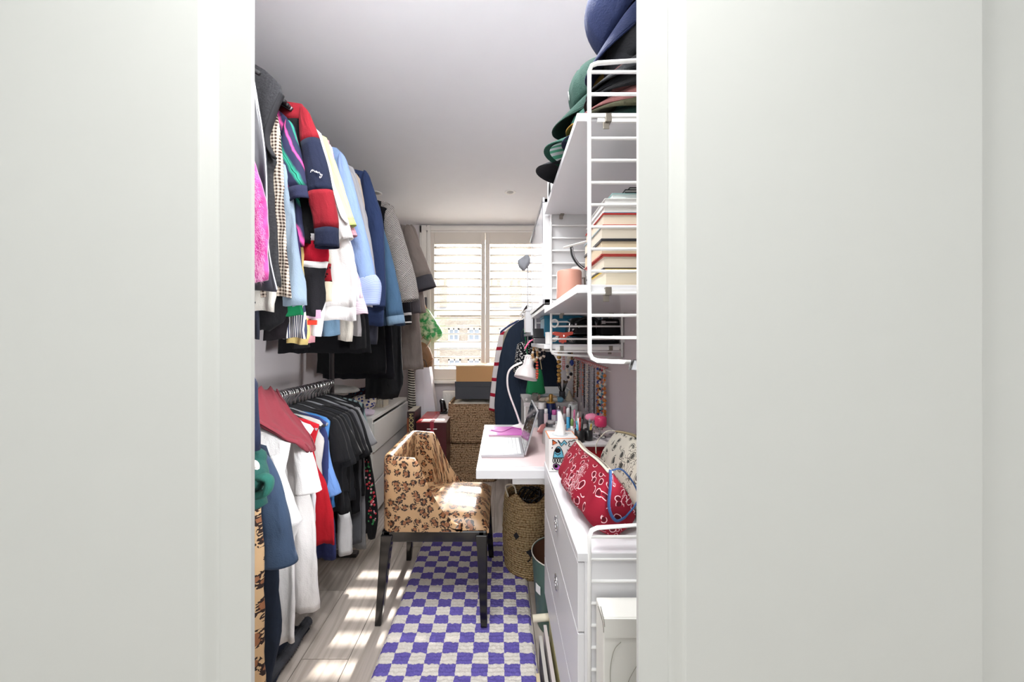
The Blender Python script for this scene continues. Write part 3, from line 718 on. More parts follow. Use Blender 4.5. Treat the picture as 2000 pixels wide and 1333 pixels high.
# green bin
r = thing('waste_bin', 'green waste bin with a brown inside between desk and drawer cabinet', 'bin', (0.262, 1.52, 0))
GRN = plain('4A6A5E', 0.4); m = MB(); m.lathe([(0.098, 0.002), (0.100, 0.01), (0.122, 0.310), (0.1225, 0.312), (0.119, 0.312), (0.118, 0.308)], (0.262, 1.52, 0), 40, cap=False); m.build('outside', GRN, r, smooth=True)
m = MB(); m.lathe([(0.117, 0.309), (0.096, 0.012), (0.001, 0.011)], (0.262, 1.52, 0), 40, cap=False); m.build('lining', plain('6A4633', 0.6), r, smooth=True)
m = MB(); m.tube([(0.262 + 0.1215 * cos(a), 1.52 + 0.1215 * sin(a), 0.311) for a in [2 * pi * i / 40 for i in range(41)]], 0.0025, 6); m.build('rim', plain('D5D0C5', 0.4), r, smooth=True)
a0 = radians(203); m = MB()
ps = [(0.262 + 0.1175 * cos(a0 + k * 0.09), 1.52 + 0.1175 * sin(a0 + k * 0.09)) for k in range(4)]
for k in range(3): m.add([(ps[k][0], ps[k][1], 0.17), (ps[k + 1][0], ps[k + 1][1], 0.17), (ps[k + 1][0], ps[k + 1][1], 0.205), (ps[k][0], ps[k][1], 0.205)], [(0, 1, 2, 3)])
m.build('sticker', WHITE, r, solid=0.001)

# ---------------------------------------------------------------- hanging clothes
VELV = plain('1B1B1E', 0.7); GREYH = plain('8E9094', 0.5); WHITEH = plain('E8E8E6', 0.4)
def interp(pts, z):
    if z >= pts[0][1]: return pts[0][0]
    for a, b in zip(pts, pts[1:]):
        if a[1] >= z >= b[1]:
            t = (a[1] - z) / max(1e-6, a[1] - b[1]); t2 = t * t * (3 - 2 * t); t = 0.6 * t + 0.4 * t2
            return a[0] + (b[0] - a[0]) * t
    return pts[-1][0]
SEED = [0]
def garment(name, label, cat, Y, mat, edge, low=False, auto=True, th=0.017, fold=0.007, bands=(), sleeves=(), group=None, hang=VELV, collar=None, slant=0.0, k=60.0, nz=26, xin=None, hlabel=None, solid=0.003):
    SEED[0] += 1; sd_ = SEED[0]; ph = sd_ * 1.7; rz = RZL if low else RZU
    E = [(X(a, Y), Z(b, Y)) for a, b in edge]
    if auto: E = [(RX + 0.055, rz - 0.088), (RX + 0.12, rz - 0.10), (RX + 0.195, rz - 0.128)] + E
    else: E = [(min(RX + 0.06, E[0][0] - 0.02) , max(E[0][1] + 0.012, rz - 0.10))] + E
    fixed = [E[0]]
    for p in E[1:]:
        fixed.append((p[0], min(p[1], fixed[-1][1] - 0.004)))
    E = fixed; zt, zb = E[0][1], E[-1][1]
    r = thing(name, label, cat, (RX, Y, zb), group)
    N = 44
    def row(z):
        v = (zt - z) / (zt - zb); xo = interp(E, z); xi = max(2 * RX - xo, WALL_L + 0.02)
        if xin is not None: q = min(1, max(0, (v - 0.30) / 0.45)); xi = xi + (min(xin, xo - 0.008) - xi) * q * q * (3 - 2 * q)
        xc, hw = (xo + xi) / 2, (xo - xi) / 2; t = th * (0.45 + 0.55 * min(1, v * 4)); env = min(1, v * 2.2)
        P_, U_ = [], []
        for j in range(N):
            a = 2 * pi * j / N; c, s_ = cos(a), sin(a)
            x = xc + hw * (abs(c) ** 0.75) * (1 if c >= 0 else -1)
            dy = fold * env * (sin(k * x + ph + 1.3 * sin(3 * v + ph)) + 0.6 * sin(2.3 * k * x - ph * 2 + 2 * v)) + 0.004 * noise.noise((x * 9, z * 9, sd_)) + 0.0025 * noise.noise((x * 30, z * 22, sd_ + 9))
            zz = z - slant * v * v * (xo - x) / max(0.05, xo - xi)
            P_.append((x + 0.006 * env * noise.noise((z * 14, a, sd_)), Y + t * (abs(s_) ** 0.7) * (1 if s_ >= 0 else -1) + dy, zz + 0.004 * env * v * sin(k * x + ph)))
            U_.append((x if s_ <= 0 else 2 * xo - x, z))
        return P_, U_ + [U_[0]]
    cuts = [(zt, zb, mat, 'body')]
    for (pa, pb, mm, nm) in bands:
        za, zb_ = Z(pa, Y), Z(pb, Y); new = []
        for (a, b, m0, n0) in cuts:
            if za >= b and zb_ <= a:
                if a > za: new.append((a, za, m0, n0))
                new.append((min(a, za), max(b, zb_), mm, nm))
                if zb_ > b: new.append((zb_, b, m0, n0))
            else: new.append((a, b, m0, n0))
        cuts = new
    for (a, b, mm, nm) in cuts:
        cnt = max(2, int(nz * (a - b) / (zt - zb)) + 1); R_, UV_ = [], []
        for i in range(cnt + 1):
            p, u = row(a + (b - a) * i / cnt); R_.append(p); UV_.append(u)
        MB().rings(R_, True, False, False, UV_).build(nm, mm, r, smooth=True, solid=solid)
    for sl in sleeves:
        sleeve(r, Y + sl.get('dy', -0.012), sl, mat)
    if collar:
        m = MB(); pts = [(RX + 0.062 * cos(a) , Y + 0.030 * sin(a), rz - 0.082 + 0.012 * cos(2 * a)) for a in [2 * pi * i / 20 for i in range(21)]]
        m.tube(pts, 0.011, 8, flat=1.6); m.build('collar', collar, r, smooth=True)
    if hang: hanger(Y, rz, hang, hlabel or ('%s hanger carrying the %s' % ({VELV.name: 'black', GREYH.name: 'grey', WHITEH.name: 'white', WOODM.name: 'wooden'}[hang.name], ' '.join(label.split()[:7]))), half=0.17)
    return r
def sleeve(r, Y, sl, mat):
    ed = [(X(a, Y), Z(b, Y)) for a, b in sl['e']]; w_ = sl['w']
    ws = [x * Y / F for x in (w_ if isinstance(w_, (list, tuple)) else [w_] * len(ed))]
    C = catmull([(e[0] - q / 2, q / 2, e[1]) for e, q in zip(ed, ws)], 6); n = len(C); sd_ = SEED[0] * 3.1; fl_ = sl.get('flat', 0.55)
    R_, UV_ = [], []; acc = 0
    for i, p in enumerate(C):
        a, b = C[max(0, i - 1)], C[min(n - 1, i + 1)]; t = Vector((b.x - a.x, 0, b.z - a.z)).normalized(); nr = Vector((-t.z, 0, t.x))
        if nr.x < 0: nr = -nr
        if i: acc += (C[i] - C[i - 1]).length
        h = p.y * (0.35 if i == 0 else 0.8 if i == 1 and not sl.get('opentop') else 1.0); row = []; uv = []
        for j in range(24):
            q = 2 * pi * j / 24; wv = 1 + 0.10 * sin(3 * q + sd_ + acc * 18) + 0.06 * sin(acc * 70 + 2 * q)
            row.append((p.x + nr.x * h * cos(q) * (1 + 0.02 * sin(acc * 60)), Y + max(0.012, min(0.05, h * fl_)) * sin(q) * wv + 0.003 * noise.noise((p.x * 20, p.z * 20, q)), p.z + nr.z * h * cos(q)))
            uv.append((q * 0.05, -acc))
        R_.append(row); UV_.append(uv + [(2 * pi * 0.05, -acc)])
    segs = sl.get('bands') or [(1.0, sl.get('mat', mat), 'sleeve')]; i0 = 0
    for (f, mm, nm) in segs:
        i1 = max(i0 + 1, int(round(f * (n - 1))))
        MB().rings(R_[i0:i1 + 1], True, False, False, UV_[i0:i1 + 1]).build(nm, mm, r, smooth=True, solid=0.0035)
        i0 = i1
# cloths
CHAR = NT('charcoal_knit', 0.95, 0.1); CHAR.color(CHAR.mix(CHAR.noise(CHAR.coord('UV'), 140, 3), '4A4A4D', '232326')); CHAR.bump(CHAR.noise(CHAR.coord('UV'), 160, 2), 0.5, 0.003); CHAR = CHAR.m
MOH = NT('mohair', 1.0, 0.1); f_ = MOH.noise(MOH.coord('UV', (60, 14, 1)), 1.0, 4); MOH.color(MOH.mix(MOH.step(f_, 0.35, 0.75), '9C0F6A', 'D662AC')); MOH.bump(f_, 0.6, 0.006); MOH.b.inputs['Sheen Weight'].default_value = 0.6; MOH = MOH.m
NAVY, BLK, RED, WHT = cloth('1C2238'), cloth('121215', 0.85, 0.2), cloth('861A26'), cloth('EDEBEA', 0.9, 0.10)
BLUE, PALEB = cloth('7F97BC'), cloth('8FA1B2', 0.9, 0.35)
UP = 'clothes packed on the upper rail'; LO = 'clothes packed on the lower rail'
SC = plain('D8D4CC', 0.6)
g = garment('cardigan', 'fluffy magenta mohair cardigan first on the upper rail by the door edge', 'cardigan', 1.08, MOH, [(490, 300), (503, 330), (512, 368), (519, 420), (524, 470), (521, 549)], auto=False, th=0.022, group=UP)
m = MB()
for i in range(1500):
    z = random.uniform(Z(549, 1.08), Z(320, 1.08)); e = [(X(a, 1.08), Z(b, 1.08)) for a, b in ((503, 330), (512, 368), (519, 420), (524, 470), (521, 549))]; xo = interp(e, z)
    x = xo - abs(random.gauss(0, 0.03)) + 0.004; lo = z < Z(500, 1.08); d = Vector((random.uniform(-0.3, 1), random.uniform(-0.8, 0.1), random.uniform(-1.0, 0.2) - (0.6 if lo else 0))) * random.uniform(0.008, 0.022)
    p = Vector((x, 1.08 - 0.022, z)); q = Vector((0.0004, 0, 0.0003)); m.add([p - q, p + q, p + d], [(0, 1, 2)])
tag(m.build('fuzz', cloth('F3C4E2', 1, 0.1), g), kind='stuff')
SAT = plain('2E2E38', 0.35)
g = garment('jacket', 'slate satin jacket with pale piping between the magenta cardigan and the charcoal knit', 'jacket', 1.15, SAT, [(491, 130), (502, 200), (512, 262), (519, 340), (523, 480), (541, 568)], auto=False, group=UP, k=40)
MB().tube(catmull([P(a, b, 1.135) for a, b in ((492, 132), (503, 200), (513, 262), (520, 340), (524, 480), (541, 566))]), 0.0022, 6).build('piping', plain('C9CAD2', 0.3), g)
g = garment('knit_vest', 'charcoal knit vest with a ribbed V neck', 'vest', 1.25, CHAR, [(498, 127), (516, 136), (540, 160), (555, 178), (546, 200), (536, 235), (527, 262), (530, 290), (540, 310), (532, 330), (534, 400), (540, 470), (545, 560)], auto=False, th=0.02, group=UP)
MB().tube(catmull([P(a, b, 1.222) for a, b in ((551, 184), (541, 205), (529, 235), (521, 262), (524, 288), (536, 308))]), 0.013, 8, flat=0.5).build('rib_trim', cloth('2F2F32', 0.95, 0.3, 90, 0.8), g, smooth=True)
g = garment('checked_shirt', 'brown and cream checked shirt in front of the pale blue denim shirt', 'shirt', 1.27, check('3A2822', 'DCCFC0', 0.0125), [(541, 222), (547, 262), (553, 330), (557, 440), (561, 500), (571, 581)], auto=False, group=UP, slant=0.0, collar=check('3A2822', 'DCCFC0', 0.0125))
g = garment('denim_shirt', 'pale blue grey denim shirt behind the checked shirt', 'shirt', 1.29, PALEB, [(552, 280), (562, 320), (575, 400), (585, 480), (597, 598)], auto=False, group=UP, fold=0.010)
garment('ribbed_jumper', 'bright green jumper whose ribbed hem hangs below the denim shirt', 'jumper', 1.305, cloth('14794B', 0.9, 0.3, 80, 0.7), [(555, 300), (575, 400), (588, 590), (592, 617)], auto=False, group=UP, fold=0.004)
garment('purple_top', 'deep purple top showing as a sliver behind the denim shirt', 'top', 1.315, cloth('33224E'), [(555, 300), (575, 400), (590, 500), (599, 583)], auto=False, group=UP)
# neon printed tee
n = NT('neon_tee', 0.8, 0.2); vq = n.coord('UV'); q = n.sep(n.warp(vq, 14, 0.03)); wv = n.math('FRACT', n.math('DIVIDE', n.math('ADD', q[0], n.math('MULTIPLY', q[1], 0.45)), 0.12))
c = n.mix(n.math('MULTIPLY', n.step(n.math('ABSOLUTE', n.math('SUBTRACT', wv, 0.32)), 0.14, 0.0), 0.9), '2B2E4A', '35B592'); c = n.mix(n.step(n.math('ABSOLUTE', n.math('SUBTRACT', wv, 0.80)), 0.09, 0.0), c, 'E0559F')
c = n.mix(n.math('LESS_THAN', n.math('ABSOLUTE', n.math('SUBTRACT', wv, 0.32)), 0.012), c, '10302E'); n.color(c)
g = garment('printed_tee', 'navy tee with neon green and pink bolts printed across the wide sleeve', 'T-shirt', 1.325, n.m, [(564, 236), (577, 300), (590, 420), (596, 480)], auto=False, group=UP, sleeves=[dict(e=[(572, 238), (583, 285), (598, 340), (613, 396)], w=[16, 34, 46, 52], dy=-0.02, flat=0.7, bands=[(0.86, n.m, 'sleeve'), (1.0, cloth('2A2D48'), 'sleeve_hem')])], hang=GREYH)
# red and navy college cardigan with the script
g = garment('college_cardigan', 'red and navy cardigan with white script embroidered on the sleeve', 'cardigan', 1.345, BLK, [(560, 200), (590, 204), (603, 226), (604, 300), (606, 400), (640, 478)], auto=False, group=UP, bands=[(170, 236, RED, 'yoke')],
    sleeves=[dict(e=[(598, 210), (621, 266), (640, 330), (651, 385), (659, 428), (661, 484)], w=[14, 34, 43, 48, 46, 44], dy=-0.035, flat=0.6, bands=[(0.24, RED, 'sleeve'), (0.56, NAVY, 'sleeve_band'), (0.86, RED, 'sleeve_band'), (1.0, NAVY, 'cuff')])])
yt = 1.345 - 0.035 - 0.0315
sc = [(606.5, 337), (608, 333), (610, 331.5), (610.5, 335), (612, 332), (613.5, 333), (614, 336), (616, 335.5), (617, 334), (619, 335), (619, 337.5), (617, 337), (616.5, 335), (620, 336), (621, 338.5), (623, 336), (624.5, 338), (625, 340), (626, 342), (627.5, 340), (628, 342.5), (629.5, 341), (628.5, 344), (627, 347), (625, 348), (624, 346), (626, 343.5)]
MB().tube([P(a, b, yt) for a, b in sc], 0.0011, 5).build('script', WHT, g)
HB = cloth('141318', 0.8, 0.3)
g = garment('hooped_polo', 'black rugby polo with red and white chest hoops', 'polo shirt', 1.36, HB, [(580, 300), (600, 400), (640, 474), (641, 505), (630, 545), (634, 580), (622, 618)], auto=False, group=UP, fold=0.009, bands=[(459, 472, WHT, 'hoop'), (472, 512, cloth('B3122A'), 'hoop'), (512, 524, WHT, 'hoop')])
garment('lace_top', 'cream lace top with a deep red embroidered square', 'top', 1.40, cloth('D9CDB6', 0.9, 0.4, 60, 0.8), [(600, 330), (636, 450), (647, 520), (646, 590)], auto=False, group=UP, bands=[(517, 552, dots('8E1A24', '2A1216', 70, 0.3), 'patch')])
g = garment('white_shirt', 'white cotton shirt with a wide collar hanging open beside the black polo', 'shirt', 1.45, WHT, [(645, 380), (664, 425), (682, 470), (692, 530), (699, 585), (698, 626)], group=UP, fold=0.011, k=45, bands=[(600, 626, cloth('E4E2E2', 0.9, 0.1), 'hem_band')],
    sleeves=[dict(e=[(640, 330), (656, 372), (672, 412), (690, 470)], w=[20, 30, 32, 30])], collar=WHT, hang=WHITEH)
MB().tube(catmull([P(a, b, 1.415) for a, b in ((655, 382), (660, 400), (668, 424), (678, 436))]), 0.010, 8, flat=0.35).build('lapel', WHT, g, smooth=True)
garment('white_shirt', 'white poplin shirt tucked behind the wide collared white shirt', 'shirt', 1.49, cloth('E6E4EA', 0.9, 0.15), [(650, 350), (675, 440), (690, 500), (704, 588)], group=UP, fold=0.009, hang=WHITEH)
garment('yellow_tee', 'pale lime yellow tee with a short sleeve', 'T-shirt', 1.54, cloth('DDE2A6'), [(660, 340), (675, 420), (680, 520)], group=UP, sleeves=[dict(e=[(650, 305), (664, 345), (681, 400), (696, 444)], w=[10, 20, 24, 26], bands=[(0.9, cloth('DDE2A6'), 'sleeve'), (1, cloth('C9D585'), 'sleeve_hem')])])
garment('pink_tee', 'rose pink tee peeping out under the yellow sleeve', 'T-shirt', 1.565, cloth('E0A5B4'), [(660, 380), (676, 440), (680, 520)], group=UP, sleeves=[dict(e=[(668, 390), (684, 430), (698, 464)], w=[16, 20, 24])])
garment('striped_shirt', 'pink and white striped shirt with a straight hem', 'shirt', 1.59, stripes('D9B8CC', 'F3EEF2', 0.008), [(670, 420), (690, 500), (705, 560), (717, 614)], group=UP, bands=[(585, 614, stripes('D9B8CC', 'F3EEF2', 0.008, 0.5, 'V'), 'hem_band')])
g = garment('chambray_shirt', 'blue chambray shirt with the cuff folded back to its striped side', 'shirt', 1.64, BLUE, [(644, 288), (664, 291), (678, 318), (684, 400), (690, 500), (700, 560)], auto=False, group=UP, collar=BLUE, fold=0.010,
    sleeves=[dict(e=[(672, 300), (690, 360), (706, 425), (722, 488), (734, 548)], w=[12, 30, 34, 34, 34], dy=-0.02, mat=cloth('8AA2CC')), dict(e=[(733, 540), (745, 562), (740, 596)], w=[32, 46, 34], dy=-0.024, opentop=1, bands=[(1, stripes('7C8FC0', 'B9C4E4', 0.005, 0.5, 'V'), 'cuff')])], hang=WHITEH)
garment('grey_shirt', 'plain grey shirt between the chambray shirt and the navy sweatshirt', 'shirt', 1.76, cloth('A5A4A8'), [(680, 320), (692, 330), (706, 380), (720, 450), (730, 540), (728, 600)], auto=False, group=UP, sleeves=[dict(e=[(690, 335), (708, 400), (724, 470), (736, 560)], w=[10, 20, 22, 22])])
garment('beige_shirt', 'narrow beige shirt squeezed against the navy sweatshirt', 'shirt', 1.83, cloth('B8A99A'), [(690, 335), (702, 345), (712, 400), (722, 480), (730, 590)], auto=False, group=UP)
g = garment('sweatshirt', 'navy sweatshirt with ribbed hem behind the chambray shirt', 'sweatshirt', 1.97, cloth('2C3A5E'), [(700, 329), (714, 331), (724, 360), (736, 440), (744, 520), (752, 585), (750, 637)], auto=False, group=UP, bands=[(607, 637, cloth('2A3758', 0.9, 0.3, 60, 0.7), 'hem_band')],
    sleeves=[dict(e=[(718, 335), (734, 385), (747, 430), (750, 480), (753, 560), (752, 600)], w=[10, 26, 30, 28, 26, 20], dy=-0.025)])
garment('denim_jacket', 'blue denim jacket with pale seams beside the navy sweatshirt', 'jacket', 2.12, cloth('33475F', 0.85, 0.4), [(735, 440), (757, 480), (771, 530), (783, 580), (791, 636)], group=UP, sleeves=[dict(e=[(740, 420), (764, 500), (780, 570), (791, 634)], w=[16, 30, 32, 34], dy=-0.02, bands=[(0.9, cloth('4E6F8F', 0.85, 0.4), 'sleeve'), (1, cloth('7F9BB4', 0.85, 0.4), 'cuff')])])
garment('herringbone_coat', 'quilted grey herringbone coat with a wide sleeve', 'coat', 2.43, herring(), [(742, 393), (757, 393), (769, 405), (780, 450), (785, 540), (788, 590)], auto=False, th=0.03, group=UP, sleeves=[dict(e=[(764, 400), (781, 442), (797, 495), (812, 548), (818, 588)], w=[20, 34, 40, 40, 38], dy=-0.03, flat=0.8)])
garment('bomber_jacket', 'dark bomber jacket with white striped rib cuffs below the herringbone sleeve', 'jacket', 2.55, cloth('2A2B33'), [(760, 430), (780, 520), (786, 600)], group=UP, sleeves=[dict(e=[(780, 500), (798, 570), (803, 612), (804, 634)], w=[20, 24, 22, 20], bands=[(0.66, cloth('2A2B33'), 'sleeve'), (0.74, WHT, 'cuff_stripe'), (0.88, BLK, 'cuff'), (0.93, WHT, 'cuff_stripe'), (1, BLK, 'cuff')])])
garment('grey_blazer', 'slate grey blazer with plain cuffs next to the taupe trench coat', 'blazer', 2.7, cloth('5A565A'), [(790, 480), (800, 560), (802, 600)], group=UP, sleeves=[dict(e=[(800, 500), (815, 560), (822, 612)], w=[16, 20, 20])])
TAU = cloth('8A7F79', 0.7)
garment('trench_coat', 'long taupe trench coat with charcoal turned cuffs closest to the window', 'coat', 2.95, TAU, [(790, 437), (800, 437), (808, 450), (813, 520), (816, 600), (822, 660), (827, 722)], auto=False, th=0.03, group=UP, sleeves=[dict(e=[(803, 440), (815, 472), (832, 512), (853, 566)], w=[14, 28, 34, 44], dy=-0.04, flat=0.8, bands=[(0.84, TAU, 'sleeve'), (1, cloth('4C4A50'), 'cuff')]), dict(e=[(808, 440), (820, 480), (826, 560), (832, 612)], w=[10, 18, 20, 18], dy=0.03)])
garment('black_coat', 'long black coat whose hem drapes onto the white chest of drawers', 'coat', 2.50, cloth('1E1F22', 0.6), [(760, 440), (778, 560), (783, 640), (785, 700), (789, 745), (776, 778)], group=UP, th=0.028, fold=0.012, k=40, xin=-0.98)
garment('striped_knit', 'cream and black striped knit dangling past the end of the chest of drawers', 'jumper', 3.12, stripes('E4DFD2', '4C4A46', 0.022, 0.62, 'V'), [(806, 640), (806, 700), (811, 760), (813, 797)], group=UP, th=0.015, xin=X(797, 3.12))
# hems of longer things showing under the row
for (nm, lb, ct, Y, mt, ed) in (
    ('cream_tee', 'off white tee with a soft hem beneath the slate satin jacket', 'T-shirt', 1.258, cloth('C9C6BE', 0.9, 0.3), [(530, 500), (541, 570), (536, 609)]),
    ('black_dress', 'black velvet dress hem hanging under the off white tee', 'dress', 1.285, BLK, [(555, 560), (560, 620), (528, 646)]),
    ('navy_skirt', 'navy skirt hem peeking below everything near the door edge', 'skirt', 1.256, cloth('20232E'), [(505, 600), (508, 650), (507, 662)]),
    ('black_trousers', 'black trouser hem hanging lower than the green rib', 'trousers', 1.33, cloth('140F13'), [(560, 560), (562, 630), (557, 664)]),
    ('slogan_tee', 'white tee with a red printed bar and pink trim', 'T-shirt', 1.38, cloth('E3DEE2', 0.9, 0.15), [(625, 540), (634, 600), (627, 656)]),
    ('ticking_shirt', 'navy ticking striped shirt tail below the white printed tee', 'shirt', 1.345, stripes('3A3F5A', 'D5D3D0', 0.009), [(590, 560), (602, 640), (600, 661)]),
    ('yellow_skirt', 'straw yellow skirt hem under the ticking stripes', 'skirt', 1.36, cloth('CDB777'), [(600, 560), (606, 650), (600, 672)]),
    ('pink_dress', 'dusty pink dress hem beside the straw yellow skirt', 'dress', 1.375, cloth('C98F98'), [(606, 560), (612, 650), (611, 671)]),
    ('black_slip', 'black slip hem that hangs lowest under the yellow skirt', 'dress', 1.40, BLK, [(596, 560), (602, 660), (603, 680)]),
    ('denim_skirt', 'mid blue denim skirt hem with a frayed edge by the rail post', 'skirt', 1.50, cloth('6E8CA6', 0.85, 0.4), [(655, 570), (660, 630), (662, 656)]),
    ('grey_sweater', 'pale grey sweater hem between the denim skirt and the black leggings', 'jumper', 1.66, cloth('9B9798'), [(700, 570), (703, 620), (705, 656)]),
    ('cream_blouse', 'ivory blouse hem crumpled below the pale grey sweater', 'blouse', 1.62, cloth('CFC9BE'), [(680, 570), (690, 640), (688, 666)]),
    ('charcoal_hoodie', 'charcoal hoodie with its cuff dangling below the navy sweatshirt', 'hoodie', 2.02, cloth('34353F'), [(735, 590), (738, 640), (736, 672)]),
    ('black_leggings', 'black leggings with thin white seams beneath the ivory blouse', 'leggings', 1.80, BLK, [(705, 590), (712, 650), (713, 682)]),
    ('black_jumper', 'plain black jumper filling the gap behind the rail post', 'jumper', 1.90, cloth('101014'), [(715, 590), (722, 660), (724, 690)]),
    ('dark_gown', 'full length black gown hanging in shadow beyond the rail post', 'gown', 2.25, cloth('0F0F12'), [(735, 560), (750, 640), (755, 730)]),
    ('velvet_gown', 'full length ink velvet gown next to the long black coat', 'gown', 2.36, cloth('131319'), [(745, 560), (765, 640), (770, 740)]),
    ):
    ed = [(ed[0][0] - 22, 330)] + list(ed) if Y < 1.7 else ed; xi = {'black_trousers': 522, 'slogan_tee': 556, 'ticking_shirt': 560, 'yellow_skirt': 566, 'pink_dress': 602, 'black_slip': 577, 'denim_skirt': 626, 'cream_blouse': 664, 'grey_sweater': 680, 'charcoal_hoodie': 715, 'black_leggings': 690}.get(nm)
    g = garment(nm, lb, ct, Y, mt, ed, auto=Y >= 1.7, group=UP, fold=0.006, xin=X(xi - 4, Y) if xi else None)
    if nm == 'slogan_tee':
        m = MB(); m.box(tuple(P(585, 635, Y - 0.034)), tuple(P(620, 626, Y - 0.026))); m.build('print', plain('C8321E', 0.8), g)
        m = MB(); m.box(tuple(P(592, 622, Y - 0.034)), tuple(P(627, 606, Y - 0.026))); m.build('trim', cloth('C9A3BD'), g)
# ---- lower rail
garment('leopard_dress', 'long leopard print dress at the near end of the lower rail', 'dress', 1.08, LEOG, [(500, 900), (508, 1000), (512, 1100), (512, 1180), (518, 1333), (520, 1420)], low=True, group=LO)
garment('navy_tee', 'navy jersey tee with a loose sleeve over the leopard dress', 'T-shirt', 1.16, cloth('232C3B'), [(540, 1000), (545, 1150), (549, 1240), (530, 1333), (520, 1400)], low=True, group=LO, sleeves=[dict(e=[(523, 890), (541, 930), (558, 990), (570, 1050), (579, 1098)], w=[20, 48, 60, 72, 90], dy=-0.03, mat=cloth('33435A', 0.85, 0.4))])
garment('white_tee', 'white jersey tee showing between the navy tee and the big white shirts', 'T-shirt', 1.28, WHT, [(556, 930), (574, 985), (588, 1020), (570, 1060), (576, 1180), (575, 1255)], low=True, group=LO, fold=0.010, hang=WOODM, sleeves=[dict(e=[(545, 890), (566, 960), (589, 1026)], w=[18, 34, 46])])
garment('white_tee', 'large white tee whose hem nearly reaches the floor', 'T-shirt', 1.40, WHT, [(590, 905), (604, 960), (612, 1010), (618, 1100), (623, 1190)], low=True, group=LO, fold=0.011, k=42, hang=WHITEH, sleeves=[dict(e=[(588, 856), (604, 890), (617, 925), (627, 962)], w=[18, 34, 42, 50], dy=-0.02)])
garment('white_tee', 'boxy white tee tucked behind the large white tee under the maroon cloth', 'T-shirt', 1.44, cloth('E9E9EC', 0.9, 0.15), [(595, 870), (612, 920), (620, 965), (618, 1020)], low=True, group=LO, fold=0.010, sleeves=[dict(e=[(592, 850), (610, 890), (625, 950)], w=[16, 30, 40])])
garment('red_tee', 'bright red tee with a pointed hem in the lower row', 'T-shirt', 1.48, cloth('A81522', 0.85, 0.2), [(612, 885), (626, 920), (641, 965), (650, 1012), (657, 1058)], low=True, group=LO, fold=0.011, slant=0.10)
garment('grey_tee', 'light grey tee between the maroon cloth and the cobalt top', 'T-shirt', 1.52, cloth('BBB7B4'), [(622, 838), (631, 860), (626, 910), (628, 1000)], low=True, group=LO)
garment('navy_polo', 'indigo polo shirt next to the light grey tee', 'polo shirt', 1.555, cloth('2E3560'), [(633, 832), (641, 852), (644, 950), (655, 1040), (658, 1090)], low=True, group=LO)
garment('cobalt_top', 'cobalt blue satin top beside the red tee', 'top', 1.575, plain('2F6CA8', 0.5), [(641, 860), (646, 910), (655, 950), (655, 990)], low=True, group=LO, sleeves=[dict(e=[(640, 850), (645, 900), (657, 940), (667, 968)], w=[14, 24, 32, 36], mat=cloth('6C92D0'))])
for i, (Y, hem, lb, c) in enumerate((
    (1.61, 1000, 'black tee directly after the cobalt top', '131316'), (1.645, 960, 'black crew neck tee, second after the cobalt top', '17171A'), (1.68, 1040, 'longer black tee with a loose sleeve, third after the cobalt top', '121214'),
    (1.71, 980, 'faded black tee, fourth after the cobalt top', '1E1F23'), (1.74, 950, 'black vest with a pale edge, fifth after the cobalt top', '111113'), (1.775, 1000, 'black polo shirt, sixth after the cobalt top', '16161A'),
    (1.805, 1060, 'charcoal tee whose grey hem hangs below the black tees', '55565A'), (1.835, 970, 'black cotton shirt in front of the embroidered one', '141417'), (1.865, 1070, 'pale grey jersey dress with its hem near the lime strap', '7C7C7E'))):
    xo = X(0, 1); S0 = lambda x_, z_: (CX + x_ * F / Y, CY - (z_ - H) * F / Y)
    a0 = S0(-0.775, 0.885); a1 = S0(-0.745, 0.74); a2 = S0(-0.74, 0.60)
    garment('black_tee' if i not in (6, 8) else 'grey_dress', lb, 'T-shirt' if i != 8 else 'dress', Y, cloth(c, 0.85, 0.3), [a0, a1, a2, (a2[0] + 3, hem)], low=True, group=LO, fold=0.008, sleeves=[dict(e=[a0, ((a0[0] + a1[0]) / 2 + 7, (a0[1] + a1[1]) / 2), (a1[0] + 15 + 6 * (i % 3), a1[1] + 25 + 12 * (i % 2))], w=[16, 30, 34])], hang=VELV)
g = garment('embroidered_blouse', 'black blouse with red and green flowers embroidered down the sleeve', 'blouse', 1.90, BLK, [(712, 862), (724, 930), (733, 985), (728, 1040)], low=True, group=LO, sleeves=[dict(e=[(707, 820), (718, 870), (730, 940), (738, 1010), (732, 1052)], w=[12, 24, 28, 26, 12])])
FL = [plain('B8303C', 0.7), plain('2F7A45', 0.7), plain('D8A0A8', 0.7)]; m3 = [MB(), MB(), MB()]
for i in range(120):
    t = random.random(); c_ = catmull([P(a, b, 1.872) for a, b in ((700, 838), (709, 880), (719, 940), (727, 985), (728, 1020))], 8); p = c_[int(t * (len(c_) - 1))]
    m3[i % 5 % 3].sphere((p.x + random.uniform(-0.022, 0.02), 1.868 + random.uniform(-0.004, 0.004), p.z + random.uniform(-0.02, 0.02)), random.uniform(0.004, 0.008), (1, 0.4, 1), 6, 4)
for q, nm in zip((0, 1, 2), ('red_flowers', 'green_leaves', 'pink_flowers')): tag(m3[q].build(nm, FL[q], g, smooth=True), kind='stuff')
garment('lime_dress', 'slim lime green dress strip hanging by the chest of drawers', 'dress', 1.94, cloth('B7D26A'), [(712, 960), (716, 980), (713, 1062)], low=True, group=LO, xin=X(706, 1.94), th=0.008, fold=0.002, bands=[(700, 962, BLK, 'bodice')])
garment('green_striped_top', 'dark top with grey green stripes last on the lower rail', 'top', 1.965, stripes('22282E', '6E7F80', 0.030, 0.6), [(716, 820), (722, 870), (722, 900)], low=True, group=LO)
